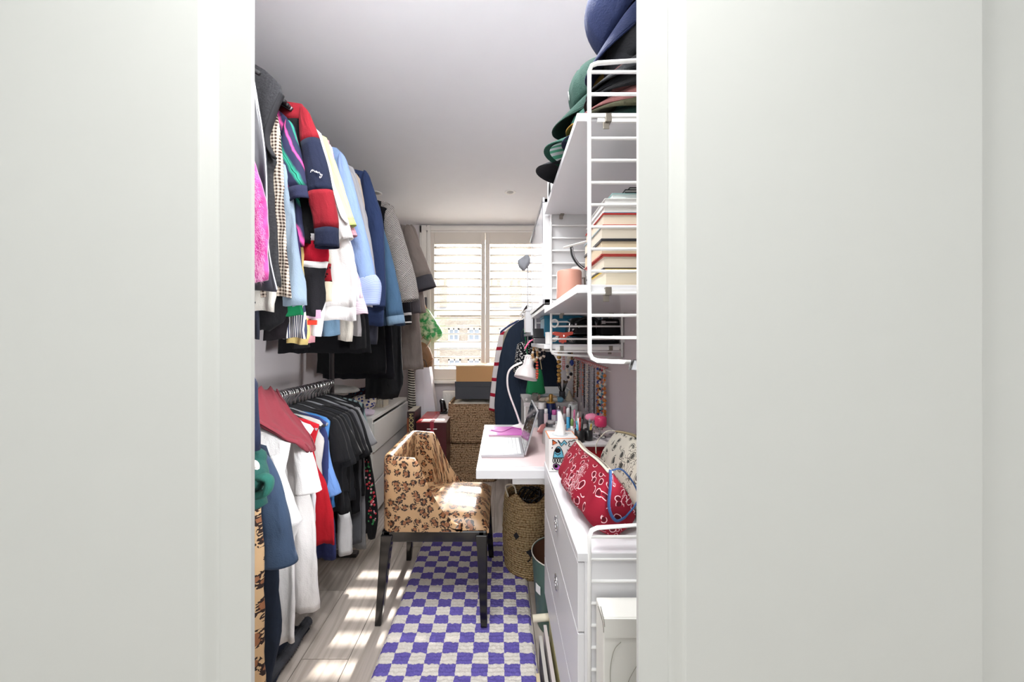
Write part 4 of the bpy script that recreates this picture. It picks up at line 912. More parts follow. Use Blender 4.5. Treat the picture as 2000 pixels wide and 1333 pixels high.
garment('white_trousers', 'white trousers folded over a hanger below the black tees', 'trousers', 1.66, cloth('D0CFD0'), [(680, 980), (686, 1040), (688, 1080)], low=True, group=LO, xin=X(662, 1.66), bands=[(700, 1000, cloth('1B1B1E'), 'waistband')])
for i in range(17):
    hanger(1.475 + i * 0.0293 + random.uniform(-0.003, 0.003), RZL + random.uniform(-0.001, 0.001), GREYH if i % 3 == 0 else VELV, 'slim dark velvet hanger crowded with others on the lower rail' if i % 3 else 'slim grey hanger crowded among dark ones on the lower rail', 'velvet hangers on the lower rail' if i % 3 else 'grey hangers on the lower rail')
# maroon cloth thrown over the near hangers
rows = [[(488, 776, 1.30), (512, 770, 1.38), (534, 768, 1.44), (548, 773, 1.47)], [(488, 800, 1.27), (515, 800, 1.33), (545, 790, 1.40), (562, 795, 1.45)], [(488, 818, 1.25), (525, 832, 1.30), (560, 822, 1.38), (580, 818, 1.44)], [(505, 832, 1.25), (548, 853, 1.30), (585, 850, 1.37), (600, 842, 1.43)], [(560, 862, 1.28), (592, 872, 1.32), (608, 872, 1.37), (614, 862, 1.42)], [(604, 884, 1.34), (611, 890, 1.36), (617, 888, 1.38), (621, 880, 1.41)]]
m = MB(); rs = []; cols = [catmull([P(*q) for q in rw], 6) for rw in rows]
for j in range(len(cols[0])):
    rs.append([Vector(p) + Vector((0, -0.02 + 0.006 * sin(j * 1.3), 0.022 + 0.009 * sin(j * 1.15) + 0.012 * noise.noise(Vector(p) * 16))) for p in catmull([c_[j] for c_ in cols], 6)])
m.rings(rs, False, False, False)
tag(m.build('maroon_scarf', cloth('7A333C', 1.0, 0.5, 90), None, smooth=True, solid=0.005), 'maroon wool scarf thrown across the hangers of the lower rail', 'scarf', LO)
# green knotted scarf and its white ring at the near end
r = thing('green_scarf', 'dark green scarf knotted round a white ring at the near end of the lower rail', 'scarf', (X(505, 1.03), 1.03, Z(1000, 1.03)))
m = MB(); m.tube(catmull([Vector((RX, 1.03, RZL + 0.018)), Vector((-0.92, 1.03, RZL - 0.03)), P(492, 880, 1.03), P(502, 905, 1.02), P(508, 935, 1.0), P(500, 955, 1.02), P(506, 990, 1.02)]), [0.006] * 8 + [0.010, 0.012, 0.016, 0.018, 0.022, 0.024] + [0.028] * 30, 12, flat=0.6); m.build('cloth', cloth('1F4A44'), r, smooth=True)
m = MB(); m.tube(catmull([P(492, 940, 1.0), P(512, 932, 0.99), P(526, 940, 0.99), P(520, 962, 0.99), P(500, 968, 1.0)]), 0.018, 10, flat=0.6); m.build('knot', cloth('235A50'), r, smooth=True)
m = MB(); m.tube([P(493 + 9 * cos(a), 914 + 11 * sin(a), 0.995) for a in [2 * pi * i / 20 for i in range(21)]], 0.007, 8); m.build('ring', plain('E9E4DA', 0.4), r, smooth=True)
m = MB(); rs = []
for k, (a, b, w_) in enumerate(((486, 735, 4), (488, 750, 12), (488, 800, 14), (488, 850, 18), (490, 880, 16))):
    c_ = P(a, b, 1.0); rs.append([c_ + Vector((w_ * 0.0016 * cos(t), 0.02 * sin(t), 0)) for t in [2 * pi * j / 16 for j in range(16)]])
tag(m.rings(rs).build('navy_sleeve', NAVY, None, smooth=True), 'navy sleeve end poking out at the door edge above the green scarf', 'sleeve')
# fur trimmed denim on the floor
m = MB(); rs = []
for i in range(13):
    t = i / 12; a = Vector((-0.90 + 0.008 * sin(t * 6), 1.08 + 0.40 * t, 0)); row = []
    for j in range(9):
        u = j / 8; row.append((a.x - 0.16 + 0.235 * u + 0.003 * sin(t * 7), a.y, 0.003 + 0.06 * sin(pi * u) * (0.6 + 0.4 * sin(5 * t)) + 0.012 * noise.noise((u * 5, t * 7, 3))))
    rs.append(row)
m.rings(rs, False, False, False)
r = thing('denim_jacket', 'dark denim jacket with grey fur trim dropped on the floor boards', 'jacket', (-0.95, 1.33, 0))
m.build('body', cloth('2A3140', 0.8, 0.5), r, smooth=True, solid=0.006)
m = MB(); pts = [(-0.838 + 0.004 * sin(i * 0.9), 1.08 + 0.41 * i / 14, 0.024 + 0.003 * sin(i)) for i in range(15)]; m.tube(catmull(pts, 2), 0.021, 10)
for i in range(1500):
    p = pts[random.randrange(14)]; a = random.uniform(0, 2 * pi); d = Vector((cos(a), random.uniform(-0.6, 0.6), sin(a))); q = Vector(p) + Vector((0, random.uniform(0, 0.029), 0)) + Vector((cos(a), 0, sin(a))) * 0.019
    if (q + d * 0.012).z > 0.001: m.add([q, q + Vector((0.0006, 0.0008, 0)), q + d * random.uniform(0.006, 0.013)], [(0, 1, 2)])
m.build('fur_trim', cloth('4A4C52', 1.0, 0.4), r, smooth=False)
# things lying on the chest of drawers
def heap(name, label, cat, c, sx, sy, sz, mat, seed, n=18, solid=0):
    m = MB(); rs = []; uv = []
    for i in range(n + 1):
        th_ = pi * (i + 0.02) / (n + 0.04); row = []; ur = []
        for j in range(28):
            a = 2 * pi * j / 28; d = Vector((sin(th_) * cos(a), sin(th_) * sin(a), cos(th_)))
            k = 1 + 0.20 * noise.noise(d * 1.6 + Vector((seed, 0, 0))) + 0.10 * noise.noise(d * 4 + Vector((0, seed, 0))) + 0.05 * abs(noise.noise(d * 9 + Vector((0, 0, seed))))
            z = max(0.001, c[2] + sz * 0.85 + sz * d.z * k - c[2]) + c[2]; row.append((c[0] + sx * d.x * k, c[1] + sy * d.y * k, z)); ur.append((a * sx, th_ * sz * 1.3))
        rs.append(row); uv.append(ur + [(2 * pi * sx, ur[0][1])])
    m.rings(rs, True, True, True, uv)
    return tag(m.build(name, mat, None, smooth=True), label, cat)
CT = 0.722
def at(px, Y): return X(px, Y)
heap('folded_clothes', 'black clothes heaped on the chest against the wall', 'clothes', (-1.20, 2.46, CT), 0.14, 0.11, 0.075, BLK, 2)
heap('navy_jumper', 'navy jumper crumpled on the chest behind the hanger hooks', 'jumper', (-1.13, 2.60, CT), 0.13, 0.12, 0.06, cloth('1B1C2A'), 5)
heap('grey_tee', 'pale grey tee crumpled on the black heap beside the rail post', 'T-shirt', (-1.16, 2.46, CT + 0.148), 0.135, 0.09, 0.032, cloth('B9B7B2', 0.9, 0.3), 9)
heap('spotted_jumper', 'cream jumper with blue and brown spots bundled on the chest', 'jumper', (-1.03, 2.56, CT), 0.095, 0.12, 0.065, dots('D9D0C2', '2C3578', 30, 0.30), 14)
heap('lilac_tee', 'lilac tee rolled up on the front edge of the chest', 'T-shirt', (-0.955, 2.42, CT), 0.065, 0.05, 0.024, cloth('D6C8D6'), 21)
heap('burgundy_scarf', 'burgundy and teal scarf heaped at the rear of the chest', 'scarf', (-1.14, 2.88, CT), 0.12, 0.10, 0.075, dots('3A1C2C', '2F5C74', 28, 0.3), 33)
r = thing('wire_tray', 'cream plastic lattice tray on the chest beside the spotted jumper', 'tray', (-0.985, 2.76, CT)); m = MB()
for k in range(9):
    x0_ = -1.04 + 0.014 * k; m.box((x0_, 2.70, CT + 0.001), (x0_ + 0.004, 2.703, CT + 0.06)); m.box((x0_, 2.82, CT + 0.001), (x0_ + 0.004, 2.823, CT + 0.06))
for k in range(9): m.box((-0.928, 2.70 + k * 0.0135, CT + 0.001), (-0.925, 2.704 + k * 0.0135, CT + 0.06))
m.build('lattice', plain('E9E2D2', 0.5), r); m = MB(); m.box((-1.042, 2.698, CT), (-0.923, 2.825, CT + 0.004)); m.build('base', plain('E9E2D2', 0.5), r)
m = MB(); m.tube([(-1.042, 2.698, CT + 0.06), (-0.923, 2.698, CT + 0.06), (-0.923, 2.825, CT + 0.06), (-1.042, 2.825, CT + 0.06), (-1.042, 2.698, CT + 0.06)], 0.003, 6); m.build('rim', plain('E9E2D2', 0.5), r)

# ---------------------------------------------------------------- caps on the top shelf
TOPZ = 1.767
def cap(label, c, tilt, head, mat, brim=None, under=None, roll=0, scale=1.0, letters=None):
    r = thing('baseball_cap', label, 'cap', c, 'caps piled on the top shelf')
    M = Matrix.Translation(c) @ Matrix.Rotation(radians(head), 4, 'Z') @ Matrix.Rotation(radians(roll), 4, 'X') @ Matrix.Rotation(radians(-tilt), 4, 'Y') @ Matrix.Scale(scale, 4)
    m = MB(); m.xf = M; R, n, rs = 0.084, 48, []
    for i in range(13):
        t = (pi / 2) * min(i / 12, 0.985); row = []
        for j in range(n):
            a = 2 * pi * j / n; seam = 1 - 0.022 * max(0, cos(6 * a)) ** 24
            row.append((R * 1.06 * cos(t) ** 0.8 * cos(a) * seam, R * 0.94 * cos(t) ** 0.8 * sin(a) * seam, 0.112 * sin(t) ** 0.9 * seam))
        rs.append(row)
    m.rings(rs, True, False, True); m.build('crown', mat, r, smooth=True, solid=0.003)
    rs2 = []
    for i in range(9):
        u = i / 8; row = []
        for j in range(25):
            b = -1 + 2 * j / 24; a = pi + b * radians(72); L = 0.072 * (1 - b * b) ** 0.55
            row.append((R * 1.05 * cos(a) - L * u * 1.0, R * 0.95 * sin(a) * (1 + 0.02 * u), 0.002 - 0.034 * b * b * (0.25 + 0.75 * u) - 0.010 * u * u))
        rs2.append(row)
    m = MB(); m.xf = M; m.rings(rs2, False, False, False); m.build('brim', brim or mat, r, smooth=True, solid=0.0035)
    m = MB(); m.xf = M; m.tube([rs2[8][j] for j in range(1, 24)], 0.0022, 6); m.build('brim_edge', brim or mat, r, smooth=True)
    if under:
        m = MB(); m.xf = M; m.rings([[(p[0] * 0.97 + 0.002, p[1] * 0.93, p[2] - 0.0032) for p in rw] for rw in rs2[:8]], False, False, False); m.build('brim_lining', under, r, smooth=True)
    m = MB(); m.xf = M; m.sphere((0, 0, 0.1125), 0.006, (1, 1, 0.6), 10, 6); m.build('button', mat, r, smooth=True)
    if letters:
        text('lettering', letters, WHT, 0.03, M @ Matrix.Translation((-0.080, 0, 0.045)) @ Matrix.Rotation(radians(-90), 4, 'Z') @ Matrix.Rotation(radians(72), 4, 'X'), r, 0.001)
    return r
DN, BK2 = cloth('141F42', 0.8, 0.3), cloth('191A1F', 0.9, 0.3)
cap('royal navy suede cap topping the pile of caps', (0.338, 0.868, 2.060), 46, -6, DN, scale=1.12)
cap('charcoal cap with a wide brim under the royal navy cap', (0.376, 0.860, 1.945), 25, 2, cloth('17181C', 0.9, 0.3), scale=1.12)
cap('black cap with white lettering, third from the top of the pile', (0.362, 0.862, 1.918), 21, -4, BK2, letters='illy')
cap('black cap with a thin pale brim edge, fourth from the top of the pile', (0.368, 0.862, 1.895), 17, 5, cloth('111114', 0.9, 0.2))
cap('dusty rose brown cap low in the pile', (0.362, 0.860, 1.862), 14, -3, cloth('7A4F4E'))
cap('olive cap below the dusty rose one', (0.368, 0.862, 1.838), 9, 4, cloth('3C3B2A'))
cap('bottle green cap at the bottom of the pile', (0.375, 0.866, 1.812), 4, 0, cloth('1C3630'))
for i, (c_, t) in enumerate((('22262C', 4), ('2E2D30', 8), ('1B1E24', 12), ('30343C', 18))): cap(('dark blue grey', 'soot brown', 'ink black', 'slate')[i] + ' cap buried in the stack behind the pile', (0.365, 1.06, 1.798 + 0.030 * i), t, 6 - 4 * i, cloth(c_))
cap('forest green cap with white woven letters beside the navy brim', (0.298, 1.00, 1.952), 22, -20, cloth('1E3A32'), letters='ALLEY')
cap('black cap overhanging the shelf edge farthest along', (0.275, 1.10, 1.825), 6, 0, cloth('1C1D22', 0.8, 0.3))
cap('green cap with mint striped lining under its brim overhanging the shelf', (0.288, 0.985, 1.822), 3, -6, cloth('20483D'), under=stripes('5FB193', 'DCE6EA', 0.022, 0.5, 'V'), roll=-4)
cap('black felt cap between the green lined cap and the navy ones', (0.305, 1.035, 1.862), 10, 4, cloth('15161A', 0.9, 0.3))
cap('navy cap with pale piping leaning over the shelf edge', (0.322, 0.930, 1.845), 16, -4, cloth('1B2236'))
cap('mustard cap wedged behind the navy piped cap', (0.335, 0.955, 1.882), 16, 6, cloth('8A6A28'))
r = thing('shoe_box', 'white box with a black loop standing behind the caps', 'box', (0.24, 1.28, TOPZ))
MB().box((0.184, 1.235, TOPZ + 0.001), (0.30, 1.335, 1.905)).build('box_body', WHITE, r, bevel=0.002)
MB().tube([(0.183, 1.26 + 0.014 * cos(a), 1.80 + 0.032 * sin(a)) for a in [pi * i / 10 for i in range(-2, 13)]], 0.003, 6).build('loop', BLACK, r)

# ---------------------------------------------------------------- books
BS = 1.377
def book(label, ptop, pbot, px, cover, pages='E9E2D4', y0=0.80, y1=0.965, x1=0.483, name='hardback_book', ct=0.0028, top=None):
    z0, z1 = max(Z(pbot, 0.80), BS), Z(ptop, 0.80); x0 = X(px, 0.80)
    r = thing(name, label, 'book', ((x0 + x1) / 2, (y0 + y1) / 2, z0), 'books stacked on the wall shelf')
    cm = plain(cover, 0.45); pm = ('pages', pages)
    if pm not in _M:
        n = NT('page_edges', 0.9, 0.2); v = n.coord('Object'); q = n.sep(v); n.color(n.mix(n.math('MULTIPLY', n.noise(n.coord('Object', (3, 3, 900)), 1.0, 2), 0.45), pages, tuple(x * 0.62 for x in lin(pages)[:3]))); _M[pm] = n.m
    MB().box((x0 + 0.003, y0 + 0.004, z0 + ct), (x1 - 0.003, y1 - 0.002, z1 - ct)).build('pages', _M[pm], r)
    MB().box((x0, y0, z1 - ct), (x1, y1, z1)).build('cover', top or cm, r, bevel=0.0006); MB().box((x0, y0, z0), (x1, y1, z0 + ct)).build('cover', cm, r, bevel=0.0006)
    MB().box((x1 - 0.0025, y0, z0 + ct), (x1, y1, z1 - ct)).build('spine', cm, r)
    return r
book('thick book with yellow covers at the bottom of the stack', 525.5, 560, 1182, 'D2B23C', 'E3D9C4')
book('cream paged book with a dark cover line, second from the bottom of the stack', 498.6, 525.2, 1178, '3A3638', 'E4D9C6', top=plain('A83228', 0.45))
book('book with a red underside and tan pages, third from the bottom of the stack', 468.4, 498.3, 1174, 'A83228', 'D9C8AC', top=plain('222226', 0.45))
book('book with a grey blue cover, fourth from the bottom of the stack', 441.5, 468.2, 1174, '2B2B30', 'E6DCCB', top=plain('A9B9BE', 0.45))
book('slimmer book with bright red covers in the upper half of the stack', 416.5, 441.2, 1177, 'B4271F', 'E2D4C0')
book('white paperback with a blue base under the tall white catalogue', 402.5, 416.2, 1179, '5A6C8C', 'EDEBE6', name='paperback_book', ct=0.0016, top=plain('ECEAE6', 0.5))
book('thick white catalogue with ruled page edges near the top of the stack', 387.5, 402.2, 1181, 'ECECEA', 'E8E8E6', name='paperback_book', ct=0.0012)
book('teal paper folder lying angled on the white catalogue', 372, 387.2, 1199, '8FB0B0', 'DCE4E2', x1=0.40, name='paper_folder', ct=0.001, y0=0.815, y1=0.95)
book('black notebook on top of the teal folder', 366.0, 371.8, 1224, '202022', 'D0D0CE', name='notebook', ct=0.0012, y0=0.81, y1=0.96)
book('narrow black diary crowning the book stack', 358.0, 365.8, 1236, '18181A', 'C8C8C6', name='notebook', ct=0.0012, y0=0.82, y1=0.95)
r = thing('round_tin', 'salmon pink cylindrical tin in front of the white candle', 'tin', (0.242, 1.20, BS))
m = MB(); m.lathe([(0.043, BS + 0.001), (0.0435, BS + 0.003), (0.0435, BS + 0.112), (0.042, BS + 0.116), (0.039, BS + 0.118)], (0.242, 1.20, 0), 36); m.build('tin_body', plain('D29A88', 0.35), r, smooth=True)
m = MB(); m.tube([(0.284, 1.185, BS + 0.09), (0.292, 1.183, BS + 0.092), (0.294, 1.183, BS + 0.06), (0.288, 1.183, BS + 0.045)], 0.003, 6); m.build('clasp', BRASS, r)
m = MB(); m.lathe([(0.028, BS + 0.001), (0.028, BS + 0.140), (0.024, BS + 0.146), (0.003, BS + 0.144)], (0.290, 1.27, 0), 24)
tag(m.build('pillar_candle', plain('E2DCD6', 0.5), None, smooth=True), 'white pillar candle behind the salmon tin', 'candle')
r = thing('headband_light', 'white bar gadget with a curved black band propped by the book stack', 'gadget', (0.26, 1.03, BS))
m = MB(); a, b = P(1101, 484, 1.05), P(1150, 471, 1.02); m.tube([a, a.lerp(b, .5), b], 0.0055, 4, flat=0.7); m.build('bar', plain('ECE8E4', 0.35), r, bevel=0.001)
m = MB(); m.tube(catmull([P(1116, 482, 1.045), P(1119, 500, 1.045), P(1129, 516, 1.04), P(1140, 524, 1.035), P(1152, 525, 1.03)]), 0.005, 8, flat=0.4, up=(0, 1, 0)); m.build('band', BLACK, r, smooth=True)
m = MB(); m.tube(catmull([P(1117.5, 484, 1.038), P(1121, 501, 1.038), P(1131, 517, 1.033), P(1142, 526, 1.03)]), 0.0018, 6); m.build('band_edge', CHROME, r, smooth=True)
m = MB(); a = P(1150, 471, 1.02); m.tube([a, (a.x, a.y, BS + 0.001)], 0.004, 8); m.build('stem', plain('ECE8E4', 0.35), r)

# ---------------------------------------------------------------- handbags, clips and boxes on the shelf below
SB = 1.236
def bag(name, label, cat, x0, x1, y0, y1, z0, z1, mat, sq=0.35, top=0.8, handle=None, group=None):
    r = thing(name, label, cat, ((x0 + x1) / 2, (y0 + y1) / 2, z0), group); m = MB(); rs = []; uv = []
    cx_, cy_ = (x0 + x1) / 2, (y0 + y1) / 2
    for i in range(17):
        t = i / 16; e = min(1, (t * 9)) ** 0.5 * min(1, ((1 - t) * 6)) ** 0.4; s_ = (1 + (top - 1) * t) * (0.82 + 0.18 * e) * (0.25 if i in (0, 16) else 1); row = []; ur = []
        for j in range(32):
            a = 2 * pi * j / 32; c, s2 = cos(a), sin(a); k = 1 + 0.02 * noise.noise((c * 2, s2 * 2, t * 4))
            row.append((cx_ + (x1 - x0) / 2 * s_ * k * abs(c) ** sq * (1 if c > 0 else -1), cy_ + (y1 - y0) / 2 * s_ * k * abs(s2) ** sq * (1 if s2 > 0 else -1), z0 + (z1 - z0) * t)); ur.append((a * (x1 - x0) / 3, (z1 - z0) * t))
        rs.append(row); uv.append(ur + [(2 * pi * (x1 - x0) / 3, ur[0][1])])
    m.rings(rs, True, True, True, uv); m.build('bag_body', mat, r, smooth=True); return r
PAT = plain('0F1012', 0.15)
r = bag('handbag', 'glossy black handbag with silver clasps behind the coral claw clip', 'handbag', X(1110, 1.46), X(1168, 1.46), 1.44, 1.58, SB + 0.032, 1.352, PAT)
for px, py in ((1117, 636), (1125, 634), (1131, 639), (1120, 644)): MB().sphere(P(px, py, 1.438), 0.0055, (1, .4, 1), 8, 6).build('clasp', CHROME, r, smooth=True)
MB().tube(catmull([P(1122, 633, 1.45), P(1140, 622, 1.45), P(1160, 622, 1.45), P(1172, 634, 1.45)]), 0.006, 8).build('strap', BLACK, r, smooth=True)
r = bag('handbag', 'boxy black handbag with a silver bar clasp next to the wall', 'handbag', X(1170, 1.40), X(1214, 1.40), 1.385, 1.47, SB + 0.034, Z(622, 1.40), cloth('141416', 0.6))
MB().box(tuple(P(1178, 631, 1.380)), tuple(P(1206, 628.5, 1.384))).build('bar_clasp', CHROME, r); MB().box(tuple(P(1175, 633, 1.379)), tuple(P(1182, 627, 1.384))).build('clasp', CHROME, r)
r = bag('clutch_bag', 'flat black clutch under the boxy black handbag with a metal ring', 'clutch', X(1119, 1.40), X(1210, 1.40), 1.372, 1.60, SB + 0.0005, SB + 0.031, cloth('101114', 0.6), 0.25, 0.96)
MB().tube([P(1199 + 4.5 * cos(a), 660 + 4.5 * sin(a), 1.368) for a in [2 * pi * i / 16 for i in range(17)]], 0.0013, 6).build('ring', CHROME, r)
r = thing('cosmetic_pouch', 'silver foil pouch standing behind the boxy handbag', 'pouch', (X(1178, 1.55), 1.55, SB))
MB().box((X(1172, 1.55), 1.53, SB + 0.001), (X(1186, 1.55), 1.56, Z(606, 1.55))).build('pouch_body', plain('BFC2C8', 0.25, 0.5), r, bevel=0.006); MB().box((X(1171, 1.55), 1.528, Z(610, 1.55)), (X(1187, 1.55), 1.562, Z(607, 1.55))).build('zip', plain('7E8088', 0.3, .5), r)
def claw(name, label, px0, px1, py0, py1, Y, mat):
    r = thing(name, label, 'hair clip', (X((px0 + px1) / 2, Y), Y, Z(py1, Y))); w_, h_ = px1 - px0, py1 - py0
    q = [(0, .05), (.08, 0), (.5, .08), (.92, 0), (1, .05), (.98, .25), (.72, .36), (.64, .5), (.66, .85), (.60, .92), (.56, .84), (.50, 1), (.44, .84), (.40, .92), (.34, .85), (.36, .5), (.28, .36), (.02, .25)]
    pl = [(X(px0 + a * w_, Y), Z(py0 + b * h_, Y)) for a, b in q]
    MB().prism(pl, Y, Y + 0.012).build('claw', mat, r, bevel=0.002)
    MB().prism([(x_, z_ + 0.0) for x_, z_ in pl], Y + 0.03, Y + 0.038).build('claw', mat, r, bevel=0.002)
    MB().cyl(P((px0 + px1) / 2, py0 + h_ * 0.35, Y), P((px0 + px1) / 2, py0 + h_ * 0.35, Y + 0.036), 0.004, 8).build('hinge', CHROME, r)
claw('claw_clip', 'big coral red hair claw at the shelf edge', 1081, 1120, 648, 672, 1.36, plain('DE5A48', 0.35))
for i, (a, b, px, lb, mt) in enumerate(((1086, 662, 1, 'white rimmed sunglasses folded beside the coral claw', plain('E9E5DE', 0.3)), (1112, 662, -1, 'silver hair clip crossed behind the coral claw', CHROME))):
    r = thing('sunglasses' if i == 0 else 'hair_clip', lb, 'sunglasses' if i == 0 else 'hair clip', (X(a, 1.385), 1.385, SB))
    for q in (-1, 1):
        c0_ = P(a + q * 3.4, b + q * 1.6 * -px, 1.388 + 0.004 * q)
        MB().tube([c0_ + Vector((0.009 * cos(t), 0.0, 0.008 * sin(t))) for t in [2 * pi * k / 16 for k in range(17)]], 0.0016, 6).build('rim', mt, r, smooth=True)
    MB().tube([P(a - 7, b + 6 * px, 1.392), P(a + 7, b - 6 * px, 1.386)], 0.003, 6).build('temple', mt, r, smooth=True)
carton('file_box', 'teal blue file box behind the glossy black handbag', X(1062, 1.72), X(1138, 1.72), 1.70, 1.86, SB + 0.001, Z(617, 1.70), plain('2E7F9E', 0.5), lid=0.012)
r = thing('makeup_palette', 'open makeup palette with a mirrored lid at the far end of the handbag shelf', 'make-up', (X(1052, 1.72), 1.70, SB)); xa, xb = X(1041, 1.72), X(1063, 1.72)
MB().box((xa, 1.64, SB + 0.001), (xb, 1.70, SB + 0.026)).build('case', plain('4A474C', 0.4), r, bevel=0.002)
m = MB(); m.xf = Matrix.Translation((0, 1.70, SB + 0.026)) @ Matrix.Rotation(radians(50), 4, 'X'); m.box((xa, 0, 0), (xb, 0.06, 0.006)); m.build('lid', plain('2A2A2C', 0.3), r)
m = MB(); m.xf = Matrix.Translation((0, 1.70, SB + 0.026)) @ Matrix.Rotation(radians(50), 4, 'X'); m.box((xa + .005, 0.006, -0.001), (xb - .005, 0.054, 0.0)); m.build('mirror', plain('C49A55', 0.3), r)
r = thing('tape_ring', 'white ring shaped holder with a pale pen clipped to the ladder', 'holder', (X(1082, 1.34), 1.34, Z(640, 1.34)))
MB().tube([P(1083 + 7 * cos(a), 632 + 7 * sin(a), 1.338) for a in [2 * pi * i / 24 for i in range(25)]], 0.0035, 8).build('ring', WHITE, r, smooth=True); MB().tube([P(1076, 629, 1.338), P(1108, 629, 1.338), P(1113, 631, 1.338)], [0.003, 0.003, 0.0008], 8).build('pen', plain('D9D9DB', 0.3), r)
r = thing('storage_box', 'small white box at the corner of the handbag shelf by the claw clip', 'box', (X(1073, 1.37), 1.40, SB)); MB().box((X(1069, 1.37), 1.37, SB + 0.001), (X(1076, 1.37), 1.43, Z(650, 1.37))).build('box_body', WHITE, r, bevel=0.001); MB().box((X(1069, 1.37) - .001, 1.369, Z(651, 1.37)), (X(1076, 1.37) + .001, 1.431, Z(649, 1.37))).build('lid', WHITE, r)
for i, (pa, pb, pt, c_, lb) in enumerate(((1026, 1040, 606, 'D6D6D8', 'pale grey box on the short far shelf'), (1042, 1056, 608, '6B6870', 'smoke grey box beside the pale one on the short far shelf'), (1058, 1070, 609, 'C9A9A4', 'blush box in the row on the short far shelf'), (1074, 1086, 608, '2B2B2E', 'black box nearest the wall on the short far shelf'))):
    carton('storage_box', lb, X(pa, 2.1), X(pb, 2.1), 2.06, 2.2, 1.301, Z(pt, 2.1), plain(c_, 0.5), lid=0.01)
m = MB(); m.tube(catmull([P(1040, 664, 1.50), P(1034, 668, 1.49), P(1028, 676, 1.49), P(1025, 682, 1.49)]), 0.006, 8, flat=0.3)
tag(m.build('ribbon', plain('D9527A', 0.5), None, smooth=True), 'pink ribbon trailing off the handbag shelf', 'ribbon')
r = thing('binder_clip', 'black binder clip gripping the lower rod of the shelf ladder', 'clip', P(1238, 724, 0.765))
MB().prism([(X(1228, .765), Z(722, .765)), (X(1234, .765), Z(703, .765)), (X(1249, .765), Z(703, .765)), (X(1249, .765), Z(724, .765))], 0.752, 0.766).build('jaw', BLACK, r, bevel=0.001)
MB().tube([P(1233, 704, .76), P(1230, 715, .757), P(1229, 722, .757)], 0.0014, 6).build('lever', CHROME, r)

# ---------------------------------------------------------------- necklaces
r = thing('hook_rail', 'thin white cord with pink hooks along the wall above the desk', 'hook rail', (WALL_R - 0.01, 1.85, 1.13))
MB().tube([(WALL_R - 0.006, 1.50, 1.115), (WALL_R - 0.006, 2.20, 1.135)], 0.003, 6).build('cord', WHITE, r)
HKP = plain('DE8F8F', 0.4); NK = []
for i in range(20):
    Y = 1.54 + i * 0.0335; zz = 1.115 + (Y - 1.5) / 0.7 * 0.02; NK.append((Y, zz))
    MB().tube([(WALL_R - 0.004, Y, zz + 0.012), (WALL_R - 0.018, Y, zz + 0.010), (WALL_R - 0.022, Y, zz - 0.002), (WALL_R - 0.018, Y, zz - 0.008)], 0.0028, 6).build('hook', HKP, r, smooth=True)
def necklace(label, top, length, width, col, bead0, along='Y', pend=None, col2=None, chain=False):
    bead = bead0 * 1.3; r = thing('necklace', label, 'necklace', (top[0], top[1], top[2] - length), 'necklaces hanging above the desk'); k = max(14, int(2 * length / (bead * 2.1))); m = MB(); m2 = MB(); pts = []
    for i in range(k + 1):
        t = i / k; s_ = 2 * t - 1; w_ = width * (1 - abs(s_) ** 3) ** 0.8 * (1 if t < .5 else 1); z = -length * (1 - abs(s_) ** 1.25)
        side = width * sin(pi * t * 2) * 0.5 * (1 - 0.3 * abs(s_)) if False else (width / 2) * (1 if s_ > 0 else -1) * (1 - abs(s_)) ** 0.6 * min(1, abs(s_) * 2.5)
        p = Vector(top) + (Vector((0.0015 * (i % 2), side, z)) if along == 'Y' else Vector((side, 0.0015 * (i % 2), z))); pts.append(p)
    if chain: m.tube(pts, bead, 6)
    else:
        for i, p in enumerate(pts): (m2 if col2 and i % 3 == 0 else m).sphere(p, bead * random.uniform(0.8, 1.1), (1, 1, 1), 7, 5)
        m.tube(pts, 0.0007, 4)
    m.build('strand', col, r, smooth=True)
    if m2.v: tag(m2.build('accent_beads', col2, r, smooth=True), kind='stuff')
    if pend: MB().sphere(Vector(top) + Vector((0, 0, -length - pend[1])), pend[1], pend[2], 10, 8).build('pendant', pend[0], r, smooth=True)
GOLD = plain('C9A15A', 0.3, 0.8); SILV = plain('B5B7BC', 0.3, 0.8); JET = plain('18181A', 0.2); IV = plain('E6DDCB', 0.4); AMB = plain('C9762E', 0.3); COB = plain('24408F', 0.2); ROSE = plain('D9A0A0', 0.4); CRIM = plain('B01F2C', 0.3); MULT = plain('4F8FA8', 0.3); LEMON = plain('D8C65A', 0.3)
specs = [('amber and ivory bead necklace with a red heart closest to the cotton bag', AMB, IV, 0.0058, 0.235, (CRIM, 0.011, (.5, 1, 1))), ('multicoloured bead necklace with a lilac end', MULT, CRIM, 0.0042, 0.20, (plain('B54BB0', .3), 0.009, (.6, 1, 1))), ('white shell and jet necklace hung high on the cord', IV, JET, 0.0045, 0.19, None), ('orange wooden bead necklace with cobalt accents', AMB, COB, 0.0062, 0.225, None),
         ('long silver chain with a flat disc', SILV, None, 0.0016, 0.26, (SILV, 0.014, (.2, 1, 1))), ('dark pewter chain in the middle of the cord', plain('5A5B60', .35, .7), None, 0.002, 0.24, None), ('clear crystal strand among the silver chains', plain('CDD3D8', .1), SILV, 0.0042, 0.25, None), ('rose quartz strand with a silver bead every third place', ROSE, SILV, 0.0045, 0.16, None),
         ('olive glass strand next to the rose quartz', plain('5A6240', .3), None, 0.0042, 0.15, None), ('thin jet black strand by the olive glass', JET, None, 0.003, 0.22, None), ('pearl strand with a drop near the far end of the cord', IV, None, 0.0042, 0.17, (IV, 0.008, (1, 1, 1.4))), ('rust bead strand last on the cord', plain('9C4A33', .4), IV, 0.0045, 0.20, None)]
